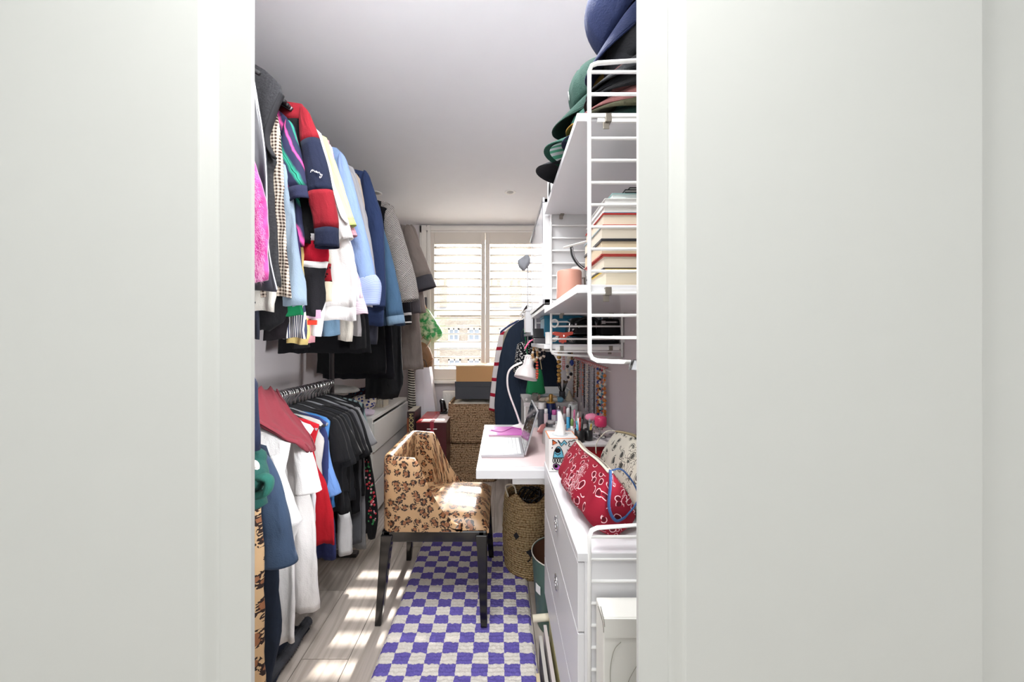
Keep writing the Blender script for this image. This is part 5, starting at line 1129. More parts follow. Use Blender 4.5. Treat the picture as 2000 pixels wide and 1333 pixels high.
extra = [('steel rope chain between the crystal and rose quartz strands', SILV, None, 0.0019, 0.27, None), ('smoke grey bead strand hanging long by the pewter chain', plain('77797E', .3), None, 0.0036, 0.28, None), ('ivory and silver strand with a teardrop', IV, SILV, 0.004, 0.21, (SILV, 0.010, (.5, 1, 1.3))), ('milky glass strand in the thick of the silver ones', plain('D3D6D8', .15), None, 0.0038, 0.26, None),
         ('blackened curb chain beside the milky glass strand', plain('3C3D42', .35, .7), None, 0.0021, 0.25, None), ('peach coral strand among the grey chains', plain('D98A70', .4), SILV, 0.004, 0.18, None), ('fine silver box chain with a moon charm', SILV, None, 0.0015, 0.23, (plain('E8E6E0', .3), 0.012, (.3, 1, 1))), ('bronze bead strand towards the far end of the cord', plain('7A5A3A', .35, .5), None, 0.004, 0.24, None)]
specs = specs[:7] + extra[:7] + specs[7:] + extra[7:]
for (Y, zz), sp in zip(NK, specs): necklace(sp[0], (WALL_R - 0.021, Y, zz - 0.004), sp[4], 0.022, sp[1], sp[3], 'Y', sp[5], sp[2], chain=sp[2] is None and sp[3] < 0.0025)
def N2(label, px, ptop, pbot, col, bead, wd, Y=1.925, col2=None, pend=None): necklace(label, (X(px, Y), Y, Z(ptop, Y)), Z(ptop, Y) - Z(pbot, Y), wd, col, bead, 'X', pend, col2)
for d in (-0.004, 0.0035): pass
N2('fat gold chain necklace hanging under the handbag shelf', 1092, 688, 744, GOLD, 0.0085, 0.012)
N2('pale pink pearl rope beside the fat gold chain', 1101, 688, 722, ROSE, 0.004, 0.014)
N2('black and white striped bead necklace below the blue pendant', 1112, 690, 742, IV, 0.0075, 0.034, 1.93, JET)
N2('bronze chain with an oval cobalt blue pendant', 1117, 688, 704, plain('8A6A45', .35, .7), 0.0036, 0.010, 1.915, None, (COB, 0.013, (.8, .5, 1.5)))
N2('tangled gold shell necklace at the end of the handbag shelf', 1045, 672, 706, plain('B08A5A', .4), 0.0075, 0.04, 1.90, IV)
N2('black and pearl necklace beside the gold shells', 1058, 674, 702, JET, 0.0075, 0.040, 1.90, IV)
N2('coral tassel necklace dangling behind the lamp', 1049, 702, 740, plain('D0553F', .4), 0.005, 0.010, 1.90)

# ---------------------------------------------------------------- on the desk
r = thing('laptop', 'silver laptop open on the pink mat with white keys and a dark patterned screen', 'laptop', (0.01, 1.635, DT + 0.0022)); lz = DT + 0.0024
ALU = plain('B4B5BA', 0.35, 0.6)
MB().box((-0.084, 1.497, lz), (0.106, 1.775, lz + 0.013)).build('laptop_base', ALU, r, bevel=0.003)
MB().box((-0.070, 1.57, lz + 0.0128), (-0.008, 1.70, lz + 0.0136)).build('trackpad', plain('D5D5D8', 0.25), r)
m = MB()
for i in range(5):
    for j in range(13): m.box((0.008 + i * 0.0175, 1.515 + j * 0.0187, lz + 0.0128), (0.008 + i * 0.0175 + 0.0150, 1.515 + j * 0.0187 + 0.0160, lz + 0.0150))
m.build('keyboard', plain('F0F0F2', 0.4), r)
n = NT('screen_picture', 0.12, 0.5); v = n.coord('Object', (10, 40, 40)); n.color(n.mix(n.step(n.noise(v, 2.2, 5), 0.60, 0.66), '15171C', 'D9DCE0')); SCR = n.m
a = Vector((0.106, 0, lz + 0.012)); b = Vector((0.163, 0, 0.944)); d = (b - a).normalized(); nn = Vector((-d.z, 0, d.x))
m = MB(); m.add([(p.x, y, p.z) for y in (1.499, 1.773) for p in (a, b, b - nn * 0.007, a - nn * 0.007)], [(0, 1, 2, 3), (7, 6, 5, 4), (0, 4, 5, 1), (1, 5, 6, 2), (2, 6, 7, 3), (3, 7, 4, 0)]); lid = m.build('laptop_lid', ALU, r, bevel=0.002)
m = MB(); a2, b2 = a + d * 0.010 + nn * 0.0006, b - d * 0.008 + nn * 0.0006; m.add([(a2.x, 1.507, a2.z), (b2.x, 1.507, b2.z), (b2.x, 1.765, b2.z), (a2.x, 1.765, a2.z)], [(0, 1, 2, 3)]); m.build('screen', SCR, lid, solid=0.0008)
r = thing('notebook', 'magenta notebook with an elastic ribbon behind the laptop', 'notebook', (0.03, 1.90, DT)); ya_, yb_2 = 1.81, 1.985
MB().box((-0.060, ya_ + .002, DT + 0.004), (0.118, yb_2 - .002, DT + 0.014)).build('pages', plain('C9B8C0', 0.8), r)
MB().box((-0.062, ya_, DT + 0.0024), (0.120, yb_2, DT + 0.0045)).build('cover', plain('C55CB4', 0.5), r); MB().box((-0.062, ya_, DT + 0.014), (0.120, yb_2, DT + 0.0165)).build('cover', plain('C55CB4', 0.5), r, bevel=0.0008)
MB().tube(catmull([(0.118, 1.92, DT + 0.018), (0.07, 1.95, DT + 0.019), (0.01, 1.87, DT + 0.018), (-0.05, 1.90, DT + 0.018)]), 0.0024, 6, flat=0.5).build('ribbon', plain('A8308F', 0.5), r, smooth=True)
# lamp
r = thing('desk_lamp', 'white gooseneck desk lamp with a perforated bell shade', 'lamp', (X(1016, 2.0), 2.0, DT)); LW = plain('EAE3E2', 0.3); lx = X(1016, 2.0)
m = MB(); m.lathe([(0.052, DT + 0.0005), (0.053, DT + 0.006), (0.050, DT + 0.014), (0.030, DT + 0.022), (0.010, DT + 0.026), (0.008, DT + 0.035)], (lx, 2.0, 0), 32); m.build('lamp_base', LW, r, smooth=True)
m = MB(); m.tube(catmull([(lx, 2.0, DT + 0.03), P(1008, 805, 2.0), P(995, 770, 2.0), P(991, 748, 2.0), P(993, 728, 2.0), P(1003, 716, 2.0), P(1020, 708, 2.0)]), 0.0058, 10); m.build('gooseneck', LW, r, smooth=True)
ax = (P(1026, 742, 1.985) - P(1036, 694, 2.02)).normalized(); u = ax.cross(Vector((0, 1, 0))).normalized(); v_ = ax.cross(u); c0_ = P(1035.5, 696, 2.0)
def lring(dist, rad): return [c0_ + ax * dist + u * rad * cos(2 * pi * j / 32) + v_ * rad * sin(2 * pi * j / 32) for j in range(32)]
m = MB(); m.rings([lring(0.0, 0.026), lring(0.003, 0.029), lring(0.05, 0.030), lring(0.062, 0.033), lring(0.078, 0.050), lring(0.098, 0.0615), lring(0.125, 0.066), lring(0.135, 0.067)], True, False, False); m.build('lamp_shade', LW, r, smooth=True, solid=0.0015)
m = MB(); m.rings([lring(0.001, 0.0255), lring(-0.003, 0.020), lring(-0.004, 0.004)], True, False, True); m.build('vent_cap', LW, r, smooth=True)
for k in range(19):
    rad = 0 if k == 0 else (0.010 if k < 7 else 0.0195); a = k * (pi / 3 if k < 7 else pi / 6); c_ = c0_ + ax * -0.0042 + u * rad * cos(a) + v_ * rad * sin(a)
    MB().tube([c_ - ax * 0.0006, c_ + ax * 0.001], 0.0026, 8).build('vent_hole', BLACK, r)
for k in range(14):
    a = 2 * pi * k / 14
    for dd in (0.010, 0.019): c_ = c0_ + ax * dd + (u * cos(a + dd * 30) + v_ * sin(a + dd * 30)) * 0.0298; MB().sphere(c_, 0.0024, (1, 1, 1), 6, 4).build('vent_hole', BLACK, r)
m = MB(); m.sphere(c0_ + ax * 0.105, 0.028, (1, 1, 1), 14, 10); m.build('bulb', plain('F3F1EA', 0.3), r, smooth=True)
def lathe_thing(name, label, cat, px, Y, z0, parts, group=None):
    x = X(px, Y); r = thing(name, label, cat, (x, Y, z0), group)
    for nm, prof, mt in parts: m = MB(); m.lathe([(a, z0 + b) for a, b in prof], (x, Y, 0), 24); m.build(nm, mt, r, smooth=True)
    return r
def cylp(r, a, b, e=0.0025): return [(r - e, a), (r, a + e), (r, b - e), (r - e, b)]
lathe_thing('bottle', 'dark grey bottle with a white screw cap behind the laptop screen', 'bottle', 1057.5, 2.04, DT, [('bottle_body', cylp(0.023, 0.001, 0.108), plain('4A4A52', 0.35)), ('cap', cylp(0.020, 0.108, 0.146), WHITE)])
lathe_thing('perfume_bottle', 'navy glass perfume bottle with a tall gold stopper', 'bottle', 1076, 2.075, DT, [('bottle_body', cylp(0.030, 0.001, 0.138), plain('1B2650', 0.1)), ('collar', cylp(0.027, 0.138, 0.146), GOLD), ('stopper', cylp(0.012, 0.146, 0.192), GOLD)])
lathe_thing('smart_speaker', 'white tapered speaker beside the tissue box', 'speaker', 1074, 1.72, DT, [('speaker_body', [(0.040, 0.001), (0.041, 0.004), (0.034, 0.066), (0.031, 0.070)], plain('E6E2E0', 0.7)), ('top_ring', [(0.031, 0.070), (0.029, 0.0715), (0.004, 0.0715)], WHITE)])
lathe_thing('cream_jar', 'clear glass jar with a grey lid in front of the dark bottle', 'jar', 1076, 1.94, DT, [('jar_body', cylp(0.024, 0.001, 0.045), glass((0.9, 0.92, 0.93))), ('lid', cylp(0.022, 0.046, 0.062), plain('BFBDBB', 0.3))])
lathe_thing('white_canister', 'white canister standing behind the tissue', 'canister', 1092, 1.80, DT, [('canister_body', cylp(0.022, 0.001, 0.078), WHITE), ('lid', cylp(0.021, 0.078, 0.090), plain('DDE3E2', 0.3))])
lathe_thing('serum_tube', 'pale lilac tube with a silver cap near the navy perfume bottle', 'tube', 1091, 1.96, DT, [('tube_body', cylp(0.011, 0.001, 0.120), plain('C5BCE0', 0.3)), ('cap', cylp(0.010, 0.120, 0.142), CHROME)])
lathe_thing('serum_tube', 'clear rosy tube standing beside the dark bottle', 'tube', 1066.5, 1.96, DT, [('tube_body', cylp(0.012, 0.001, 0.100), plain('D9C7CB', 0.2)), ('cap', cylp(0.010, 0.100, 0.125), WHITE)])
lathe_thing('cream_jar', 'white jar with a pale blue lid by the hanging necklaces', 'jar', 1119, 1.82, DT, [('jar_body', cylp(0.025, 0.001, 0.150), plain('EDEBEA', 0.3)), ('lid', cylp(0.026, 0.150, 0.178), plain('E6F0EE', 0.3))])
lathe_thing('nail_polish', 'pink stoppered bottle behind the tissue', 'bottle', 1082.5, 1.99, DT, [('bottle_body', cylp(0.016, 0.001, 0.085), plain('CFCBD0', 0.15)), ('cap', cylp(0.014, 0.085, 0.112), plain('D86AB0', 0.3))])
m = MB(); m.tube(catmull([(0.215, 1.86, DT + 0.02), (0.235, 1.90, DT + 0.04), (0.25, 1.95, DT + 0.035)]), 0.016, 12, flat=0.5)
tag(m.build('rose_gold_case', plain('D9918C', 0.25, 0.3), None, smooth=True), 'rose gold glasses case between the laptop screen and the jars', 'case')
for nm, lb, px, Y, h, rr, c1, c2 in (('tube', 'squat lavender bottle with a white pump among the jars', 1099, 1.90, 0.10, 0.014, 'B9B3DA', 'F0F0F0'), ('jar', 'short white jar in front of the navy perfume bottle', 1085, 1.90, 0.045, 0.019, 'E9E7E4', 'D5D3D0'), ('tube', 'tall clear tube with a rose cap behind the white canister', 1103, 1.93, 0.145, 0.010, 'D6D0D2', 'C98A94'), ('jar', 'mint lidded jar at the rear of the desk', 1110, 1.98, 0.075, 0.020, 'E8ECEA', 'A9D3C6'), ('bottle', 'amber bottle with a black dropper by the wall', 1124, 1.93, 0.105, 0.015, '9A5A2A', '1A1A1C'), ('bottle', 'white lotion bottle next to the amber dropper', 1131, 1.86, 0.13, 0.017, 'EFEDEA', 'EFEDEA'), ('tube', 'crimson lip colour standing by the clear jar', 1088, 1.80, 0.055, 0.008, 'A82A3A', 'C9A15A'), ('tube', 'silver mascara tube near the smart speaker', 1068, 1.80, 0.085, 0.007, 'B9BBC0', '2A2A2C'), ('jar', 'coral lidded jar between wall and lotion bottle', 1140, 1.80, 0.06, 0.020, 'EADAD4', 'D9705A'), ('bottle', 'pale blue bottle leaning space at the desk rear', 1117, 2.04, 0.15, 0.016, 'A9C9D9', 'F0F0F0')):
    lathe_thing('cosmetic_' + nm, lb.replace('leaning space at', 'standing at'), nm, px, Y, DT, [('body', cylp(rr, 0.001, h * 0.72), plain(c1, 0.25)), ('cap', cylp(rr * 0.82, h * 0.72 + 0.0005, h), plain(c2, 0.3))])
# tall things in the pencil pot behind the tissue box
x_, Y_ = X(1112, 1.50), 1.50
r = lathe_thing('pencil_pot', 'clear pencil pot holding tall pens behind the tissue box', 'pot', 1112, 1.50, DT, [('pot_body', [(0.034, 0.001), (0.036, 0.004), (0.036, 0.10), (0.034, 0.10), (0.033, 0.006), (0.003, 0.005)], glass((0.93, 0.95, 0.96)))])
for i, (nm, lb, dx, dy, px, py, rr, mt, cp) in enumerate((('marker', 'thick turquoise marker standing tall in the clear pencil pot', -0.006, -0.008, 1109.5, 797, 0.0075, plain('2E94BE', 0.35), plain('D9DBDC', .3)), ('pen', 'pink pen with a star shaped end in the clear pencil pot', 0.012, -0.012, 1122, 800, 0.004, plain('E6A6C4', .4), plain('E27AA8', .4)), ('pen', 'slim black pen in the clear pencil pot', 0.008, 0.010, 1114, 793, 0.0033, BLACK, BLACK), ('tube', 'white and green striped tube in the clear pencil pot', 0.004, -0.022, 1117.5, 818, 0.0065, plain('E8ECE4', .4), plain('7FA05A', .4)), ('pencil', 'red pencil leaning in the clear pencil pot', 0.018, 0.008, 1127, 812, 0.0035, plain('B5303A', .4), IV))):
    a = Vector((x_ + dx, Y_ + dy, DT + 0.008)); b = P(px, py, Y_ + dy); q = thing(nm, lb, nm, a); MB().tube([a, a.lerp(b, .82)], rr, 10).build('barrel', mt, q, smooth=True); MB().tube([a.lerp(b, .82), a.lerp(b, .97), b], [rr * 1.05, rr * 1.05, rr * 0.5], 10).build('pen_cap', cp, q, smooth=True)
# tissue box with plain doodles
r = thing('tissue_box', 'cube tissue box with orange edges and colourful doodles', 'tissue box', (0.231, 1.296, 0.772)); tx0, tx1, ty0, ty1, tz0, tz1 = 0.1775, 0.284, 1.243, 1.349, 0.7735, 0.894
MB().box((tx0, ty0, tz0), (tx1, ty1, tz1)).build('box_body', plain('F4F3F1', 0.4), r, bevel=0.0012)
m = MB()
for a in ((tx0, ty0, tx1, ty0 + 0.004), (tx0, ty1 - 0.004, tx1, ty1), (tx0, ty0, tx0 + 0.004, ty1), (tx1 - 0.004, ty0, tx1, ty1)): m.box((a[0], a[1], tz1 - 0.001), (a[2], a[3], tz1 + 0.0006))
m.build('edge_band', plain('E78A4C', 0.4), r)
INK = plain('1A1A1E', 0.5); fy = ty0 - 0.0006
def D(u_, v2): return Vector((tx0 + u_ * (tx1 - tx0), fy, tz0 + v2 * (tz1 - tz0)))
ink = MB()
def blob(pts, mt, nm):
    q = [D(*p) for p in pts]; m = MB(); m.prism([(p.x, p.z) for p in q], fy - 0.0002, fy + 0.0008); m.build(nm, mt, r); ink.tube(q + [q[0]], 0.0016, 5)
blob([(0.14 + 0.36 * t, 0.42 + 0.34 * sin(pi * t) ** 0.6) for t in [i / 12 for i in range(13)]], plain('6CC0DC', 0.5), 'blue_doodle')
blob([(0.30 + 0.09 * cos(t), 0.64 + 0.07 * sin(t)) for t in [2 * pi * i / 14 for i in range(14)]], WHITE, 'eye_doodle')
blob([(0.30 + 0.04 * cos(t), 0.655 + 0.035 * sin(t)) for t in [2 * pi * i / 10 for i in range(10)]], plain('B03A9A', 0.5), 'pupil_doodle')
for k in range(4): blob([(0.16 + k * 0.085 + 0.03 * cos(t), 0.34 + 0.07 * sin(t)) for t in [2 * pi * i / 12 for i in range(12)]], WHITE, 'drop_doodle')
blob([(0.14, 0.17), (0.16, 0.22), (0.24, 0.25), (0.33, 0.21), (0.42, 0.14), (0.54, 0.08), (0.40, 0.05), (0.26, 0.05), (0.18, 0.09)], plain('C060B8', 0.5), 'violet_doodle')
blob([(0.24 + 0.055 * cos(t), 0.165 + 0.045 * sin(t)) for t in [2 * pi * i / 12 for i in range(12)]], WHITE, 'eye_doodle')
blob([(0.12, 0.96), (0.12, 0.80), (0.28, 0.87)], plain('DD6A35', 0.5), 'orange_doodle')
blob([(0.30, 0.95), (0.42, 0.85), (0.52, 0.95), (0.62, 0.86), (0.58, 0.80), (0.52, 0.86), (0.42, 0.76)], plain('7CC8E0', 0.5), 'wave_doodle')
blob([(0.82 + (0.15 + 0.03 * cos(5 * t)) * cos(t), 0.84 + (0.10 + 0.02 * cos(5 * t)) * sin(t)) for t in [2 * pi * i / 30 for i in range(30)]], plain('F2F0F0', 0.5), 'cloud_doodle')
blob([(0.72 + 0.22 * t, 0.46 + 0.13 * sin(pi * t)) for t in [i / 8 for i in range(9)]], plain('4FB0C8', 0.5), 'teal_doodle')
for pts in (((0.62, 0.66), (0.70, 0.62), (0.69, 0.55)), ((0.60, 0.28), (0.72, 0.29), (0.80, 0.36)), ((0.60, 0.24), (0.68, 0.19), (0.80, 0.17)), ((0.72, 0.34), (0.76, 0.40)), ((0.10, 0.10), (0.14, 0.06)), ((0.66, 0.05), (0.72, 0.08)), ((0.84, 0.62), (0.88, 0.62)), ((0.10, 0.70), (0.12, 0.74)), ((0.92, 0.30), (0.96, 0.34)), ((0.88, 0.12), (0.92, 0.08)), ((0.20, 0.56), (0.30, 0.50), (0.40, 0.56))): ink.tube([D(*p) for p in pts], 0.0016, 5)
ink.build('ink_outline', INK, r)
m = MB(); rs = []; tc = Vector(((tx0 + tx1) / 2 - 0.004, (ty0 + ty1) / 2, tz1))
m.lathe([(0.030, tz1 + 0.0004), (0.030, tz1 + 0.0009), (0.004, tz1 + 0.001)], (tc.x, tc.y, 0), 20); m.build('opening', plain('C8CCD0', .5), r); m = MB()
for k in range(9):
    t = k / 8; rs.append([(tc.x + (0.021 - 0.014 * t) * cos(a) * (1 + 0.2 * sin(3 * a + t * 3)) + 0.002 * sin(t * 4), tc.y + (0.017 - 0.012 * t) * sin(a) * (1 + 0.2 * cos(2 * a + t)), tz1 + 0.001 + 0.082 * t + 0.006 * sin(2 * a) * t) for a in [2 * pi * j / 24 for j in range(24)]])
m.rings(rs, True, False, True); tag(m.build('tissue', cloth('F8F7F5', 0.9, 0.08), None, smooth=True), 'white tissue pulled up out of the doodle box', 'tissue')
# red box with the marble tray
r = carton('gift_box', 'red lidded box at the wall beneath the marble tray', 0.296, 0.482, 1.255, 1.60, 0.7735, 0.861, plain('A51E28', 0.35), plain('7A1820', 0.35), lid=0.014)
n = NT('marble', 0.25, 0.5); n.color(n.mix(n.step(n.noise(n.warp(n.coord('Object'), 12, 0.12), 9, 4), 0.52, 0.60), 'E6E4E4', '8E8C90')); m = MB(); m.prism(rrect(0.292, 1.25, 0.484, 1.56, 0.02), 0.8615, 0.870, 'XY')
tag(m.build('marble_tray', n.m, None, bevel=0.001), 'grey veined marble tray under the pink goblet', 'tray'); TZ = 0.870
def pot(label, px, Y, rr, hh, mt): return lathe_thing('pen_pot', label, 'pot', px, Y, TZ, [('pot_body', [(rr - .001, 0.001), (rr, 0.003), (rr, hh), (rr - 0.002, hh), (rr - 0.003, 0.005), (0.002, 0.004)], mt)])
pot('black pen pot full of coloured pens beside the tissue box', 1131.5, 1.285, 0.0185, 0.046, BLACK); pot('second black pot with brushes next to the pink goblet', 1149, 1.305, 0.0165, 0.042, plain('1C1C1E', 0.3))
PENS = (('pen', 'light blue pen in the black pot', 1126, 822, 1.283, 'plain', '57B6D2'), ('pen', 'red tapered pen in the black pot', 1133, 815, 1.288, 'p', 'B8282E'), ('brush', 'long black brush leaning up out of the black pot', 1139, 808, 1.282, 'p', '141416'), ('pen', 'white pen in the black pot', 1129, 806, 1.29, 'p', 'E6E6E4'), ('brush', 'silver handled brush in the second pot', 1152, 818, 1.305, 'p', 'A8AAB0'), ('pen', 'yellow pen in the second pot', 1155, 828, 1.300, 'p', 'D2B84A'), ('brush', 'short black brush in the second pot', 1147, 822, 1.30, 'p', '1E1E20'))
for nm, lb, px, py, Y, _k, c_ in PENS:
    bx = X(1131.5, 1.285) if 'second' not in lb else X(1149, 1.305); b = P(px, py, Y); a = Vector((bx + (b.x - bx) * 0.4, Y, TZ + 0.008)); q = thing(nm, lb, nm, a)
    MB().tube([a, a.lerp(b, .8)], 0.0036, 8).build('barrel', plain(c_, 0.35), q, smooth=True); MB().tube([a.lerp(b, .8), a.lerp(b, .95), b], [0.0038, 0.003, 0.001], 8).build('pen_tip', plain(c_, 0.35), q, smooth=True)
PINK = plain('D93A6A', 0.15); gx = X(1173, 1.35)
lathe_thing('glass_goblet', 'glass goblet with a hot pink bowl on the marble tray', 'goblet', 1173, 1.35, TZ, [('foot', [(0.020, 0.0005), (0.020, 0.002), (0.006, 0.006)], glass()), ('stem', [(0.007, 0.006), (0.006, 0.020), (0.009, 0.034), (0.018, 0.040)], glass()), ('bowl', [(0.016, 0.040), (0.022, 0.044), (0.0235, 0.050), (0.0235, 0.074), (0.021, 0.080), (0.008, 0.083)], PINK), ('knob', [(0.005, 0.083), (0.006, 0.088), (0.002, 0.092)], glass())])
r = lathe_thing('glass_goblet', 'second glass goblet with a tilted rosy dome beside the hot pink one', 'goblet', 1156, 1.42, TZ, [('stem', [(0.020, 0.0005), (0.006, 0.006), (0.006, 0.040), (0.012, 0.050)], glass()), ('dome', [(0.012, 0.050), (0.026, 0.054), (0.029, 0.062), (0.024, 0.072), (0.006, 0.078)], plain('E58AA8', 0.2))])
# bandana wash bags on the drawer cabinet
def washbag(name, label, spine, wid, hgt, z0, mat, zipm, seed, lean=0):
    r = thing(name, label, 'wash bag', (sum(p[0] for p in spine) / len(spine), sum(p[1] for p in spine) / len(spine), z0)); C = catmull([(p[0], p[1], 0) for p in spine], 8); n_ = len(C) - 1; m = MB(); rs = []; uv = []; tops = []
    for i, c in enumerate(C):
        t = i / n_; e = max(0.02, sin(pi * min(1, max(0, 0.04 + t * 0.92)))) ** 0.42; w_ = wid * (0.55 + 0.45 * e); h_ = hgt * (0.80 + 0.20 * e) * (1 + 0.06 * sin(t * 5 + seed)); tg = (C[min(n_, i + 1)] - C[max(0, i - 1)]).normalized(); sd2 = Vector((tg.y, -tg.x, 0)); row = []; ur = []
        for j in range(40):
            a = 2 * pi * j / 40; s_, c_ = sin(a), cos(a); zz = h_ * (0.5 + 0.5 * (abs(s_) ** 0.8) * (1 if s_ > 0 else -1)); wl = w_ * (1.0 - 0.72 * max(0, (zz / h_ - 0.30) / 0.70) ** 1.15) * (0.82 + 0.18 * min(1, zz / h_ * 5))
            k = 1 + (0.07 * noise.noise((c.y * 22 + seed, zz * 16, a)) + 0.10 * sin(c.y * 70 + seed + c_ * 2.5 + 2 * noise.noise((c.y * 9, zz * 9, 1))) * min(1, zz / h_ + .1)) ; ee = 1 if 0 < i < n_ else 0.55
            row.append((c.x + sd2.x * wl * c_ * k * ee + lean * zz, c.y + sd2.y * wl * c_ * k * ee, z0 + 0.001 + zz * (1 if 0 < i < n_ else 0.9) )); ur.append((t * 0.36, a * wid * 0.9))
        rs.append(row); uv.append(ur + [(ur[0][0], 2 * pi * wid * .9)]); tops.append(Vector(row[10]) + Vector((0, 0, 0.001)))
    m.rings(rs, True, True, True, uv); m.build('bag_body', mat, r, smooth=True)
    m = MB(); m.tube(tops[2:-2], 0.0085, 8, flat=0.35); m.build('zip_tape', zipm, r, smooth=True); m = MB(); m.tube([p + Vector((0, 0, 0.003)) for p in tops[3:-3]], 0.0022, 6); m.build('zip_teeth', BRASS, r, smooth=True)
    return r, tops
r, tops = washbag('bandana_wash_bag', 'red bandana print wash bag with a cream zip and denim pull', [(0.262, 1.175), (0.262, 1.06), (0.268, 0.95), (0.276, 0.83)], 0.078, 0.150, 0.772, bandana('8E1A2E', '5A101E', 'EBCAD0', 34), IV, 3)
e = tops[-3]; DP = cloth('3F5C8C')
MB().tube(catmull([e + Vector((0, 0, 0.006)), e + Vector((-0.006, -0.020, -0.02)), e + Vector((-0.012, -0.028, -0.075)), e + Vector((0.004, -0.030, -0.105)), e + Vector((0.030, -0.022, -0.100))]), 0.0042, 6, flat=0.4).build('zip_pull', DP, r, smooth=True)
MB().tube(catmull([e + Vector((0.004, -0.002, 0.006)), e + Vector((0.030, 0.0, 0.006)), e + Vector((0.058, -0.01, -0.03)), e + Vector((0.060, -0.02, -0.062)), e + Vector((0.030, -0.022, -0.100))]), 0.0022, 6).build('zip_cord', DP, r, smooth=True)
r, tops = washbag('bandana_wash_bag', 'cream bandana print wash bag leaning by the wall behind the red one', [(0.405, 1.20), (0.400, 1.08), (0.405, 0.95), (0.408, 0.84)], 0.072, 0.185, 0.772, bandana('D8D5C6', '4A4A46', '6E6C64', 32), plain('B5A77C', 0.5), 11)
e = tops[2]; MB().tube(catmull([e, e + Vector((-0.03, 0.02, -0.005)), e + Vector((-0.065, 0.02, -0.045)), e + Vector((-0.070, 0.01, -0.08))]), 0.005, 6, flat=0.4).build('zip_pull', bandana('D8D5C6', '4A4A46', '6E6C64', 60), r, smooth=True)
# slim white box against the floor ladder
r = thing('appliance_box', 'slim white carton standing against the wire floor ladder', 'box', (0.34, 0.728, 0)); CW = plain('E3E2DC', 0.6)
MB().box((0.212, 0.702, 0.0), (0.478, 0.757, 0.682)).build('box_body', CW, r, bevel=0.003)
MB().box((0.2125, 0.6995, 0.640), (0.4775, 0.7025, 0.680)).build('flap', CW, r, bevel=0.001)
m = MB(); m.tube(catmull([P(1213, 1255, .7), P(1200, 1270, .699), P(1193, 1300, .699), P(1192, 1330, .699), P(1196, 1370, .699), P(1206, 1400, .7)]), 0.0006, 5); m.tube(catmull([P(1246, 1298, .7), P(1234, 1318, .699), P(1226, 1338, .699), P(1220, 1380, .7)]), 0.0006, 5)
m.build('loose_string', plain('8E8C80', 0.7), r); m = MB(); m.tube(catmull([P(1168, 1185, .7), P(1175, 1208, .699), P(1178, 1222, .699), P(1179, 1236, .7)]), 0.0008, 5); m.tube(catmull([P(1173, 1185, .7), P(1179, 1210, .699), P(1181, 1225, .699)]), 0.0008, 5); m.build('handle_string', plain('9A988E', 0.7), r)
# flat things stored under the drawer cabinet
for i, (xx, y0, y1, hh, c_, lb) in enumerate(((0.148, 0.80, 1.30, 0.125, '1A1A1C', 'black framed canvas on its long edge under the drawer cabinet'), (0.168, 0.82, 1.32, 0.150, 'C9C0BE', 'pale poster board behind the black framed canvas'), (0.128, 0.80, 1.22, 0.060, 'D9C8A4', 'low straw coloured board beside the rug'), (0.190, 0.82, 1.33, 0.170, 'C6BF8E', 'yellow green folder leaning deepest under the drawer cabinet'))):
    r = thing('canvas_board', lb, 'board', (xx, (y0 + y1) / 2, 0)); MB().box((xx, y0, 0.001), (xx + 0.010, y1, hh)).build('panel', plain(c_, 0.6), r, bevel=0.001); MB().box((xx - 0.001, y0, hh - 0.004), (xx + 0.011, y1, hh + 0.001)).build('edge_strip', plain('BDBAB4' if i == 0 else c_, 0.5), r)
r = thing('paper_roll', 'cream paper roll lying across the boards beside the green bin', 'paper roll', (0.165, 1.345, 0.15)); MB().cyl((0.128, 1.345, 0.155), (0.30, 1.352, 0.165), 0.013, 16).build('roll', plain('E3DCC6', 0.8), r, smooth=True); MB().cyl((0.1275, 1.345, 0.155), (0.1285, 1.345, 0.155), 0.008, 12).build('core', plain('9A917C', 0.8), r)

# ---------------------------------------------------------------- far end of the room: unit beyond the desk, dress rail, bags, boxes
r = thing('side_cabinet', 'white side cabinet with a stone grey drawer beyond the desk', 'cabinet', (0.33, 2.30, 0)); kx0, kx1, ky0, ky1, kz = 0.150, 0.484, 2.125, 2.47, 0.865
MB().box((kx0, ky0 + 0.004, 0.0), (kx1, ky1, kz - 0.02)).build('carcass', WHITE, r, bevel=0.002); MB().box((kx0 - 0.004, ky0, kz - 0.02), (kx1, ky1 + 0.004, kz)).build('cabinet_top', plain('DAD6D4', 0.4), r, bevel=0.002)
d = MB().box((kx0 + 0.006, ky0 - 0.006, kz - 0.10), (kx1 - 0.006, ky0 + 0.004, kz - 0.026)).build('drawer', plain('B9B2AE', 0.5), r, bevel=0.001); MB().box((kx0 + 0.03, ky0 - 0.010, kz - 0.050), (kx0 + 0.09, ky0 - 0.005, kz - 0.038)).build('cup_handle', plain('4A4646', 0.4), d)
r = thing('mirrored_tray', 'mirrored tray with a raised white rim on the side cabinet', 'tray', (0.34, 2.40, kz)); MB().box((0.215, 2.33, kz + 0.0005), (0.470, 2.455, kz + 0.006)).build('mirror', plain('B5C0C8', 0.05, 0.9), r)
m = MB(); m.box((0.21, 2.455, kz), (0.475, 2.462, kz + 0.055)); m.box((0.205, 2.325, kz), (0.212, 2.462, kz + 0.05)); m.box((0.473, 2.325, kz), (0.480, 2.462, kz + 0.05)); m.build('rim', WHITE, r, bevel=0.002)
lathe_thing('glass_jar', 'clear jar of trinkets on the side cabinet', 'jar', 1045, 2.20, kz, [('jar_body', cylp(0.020, 0.001, 0.050), glass()), ('trinkets', cylp(0.016, 0.003, 0.030), plain('C9C2B8', .5))])
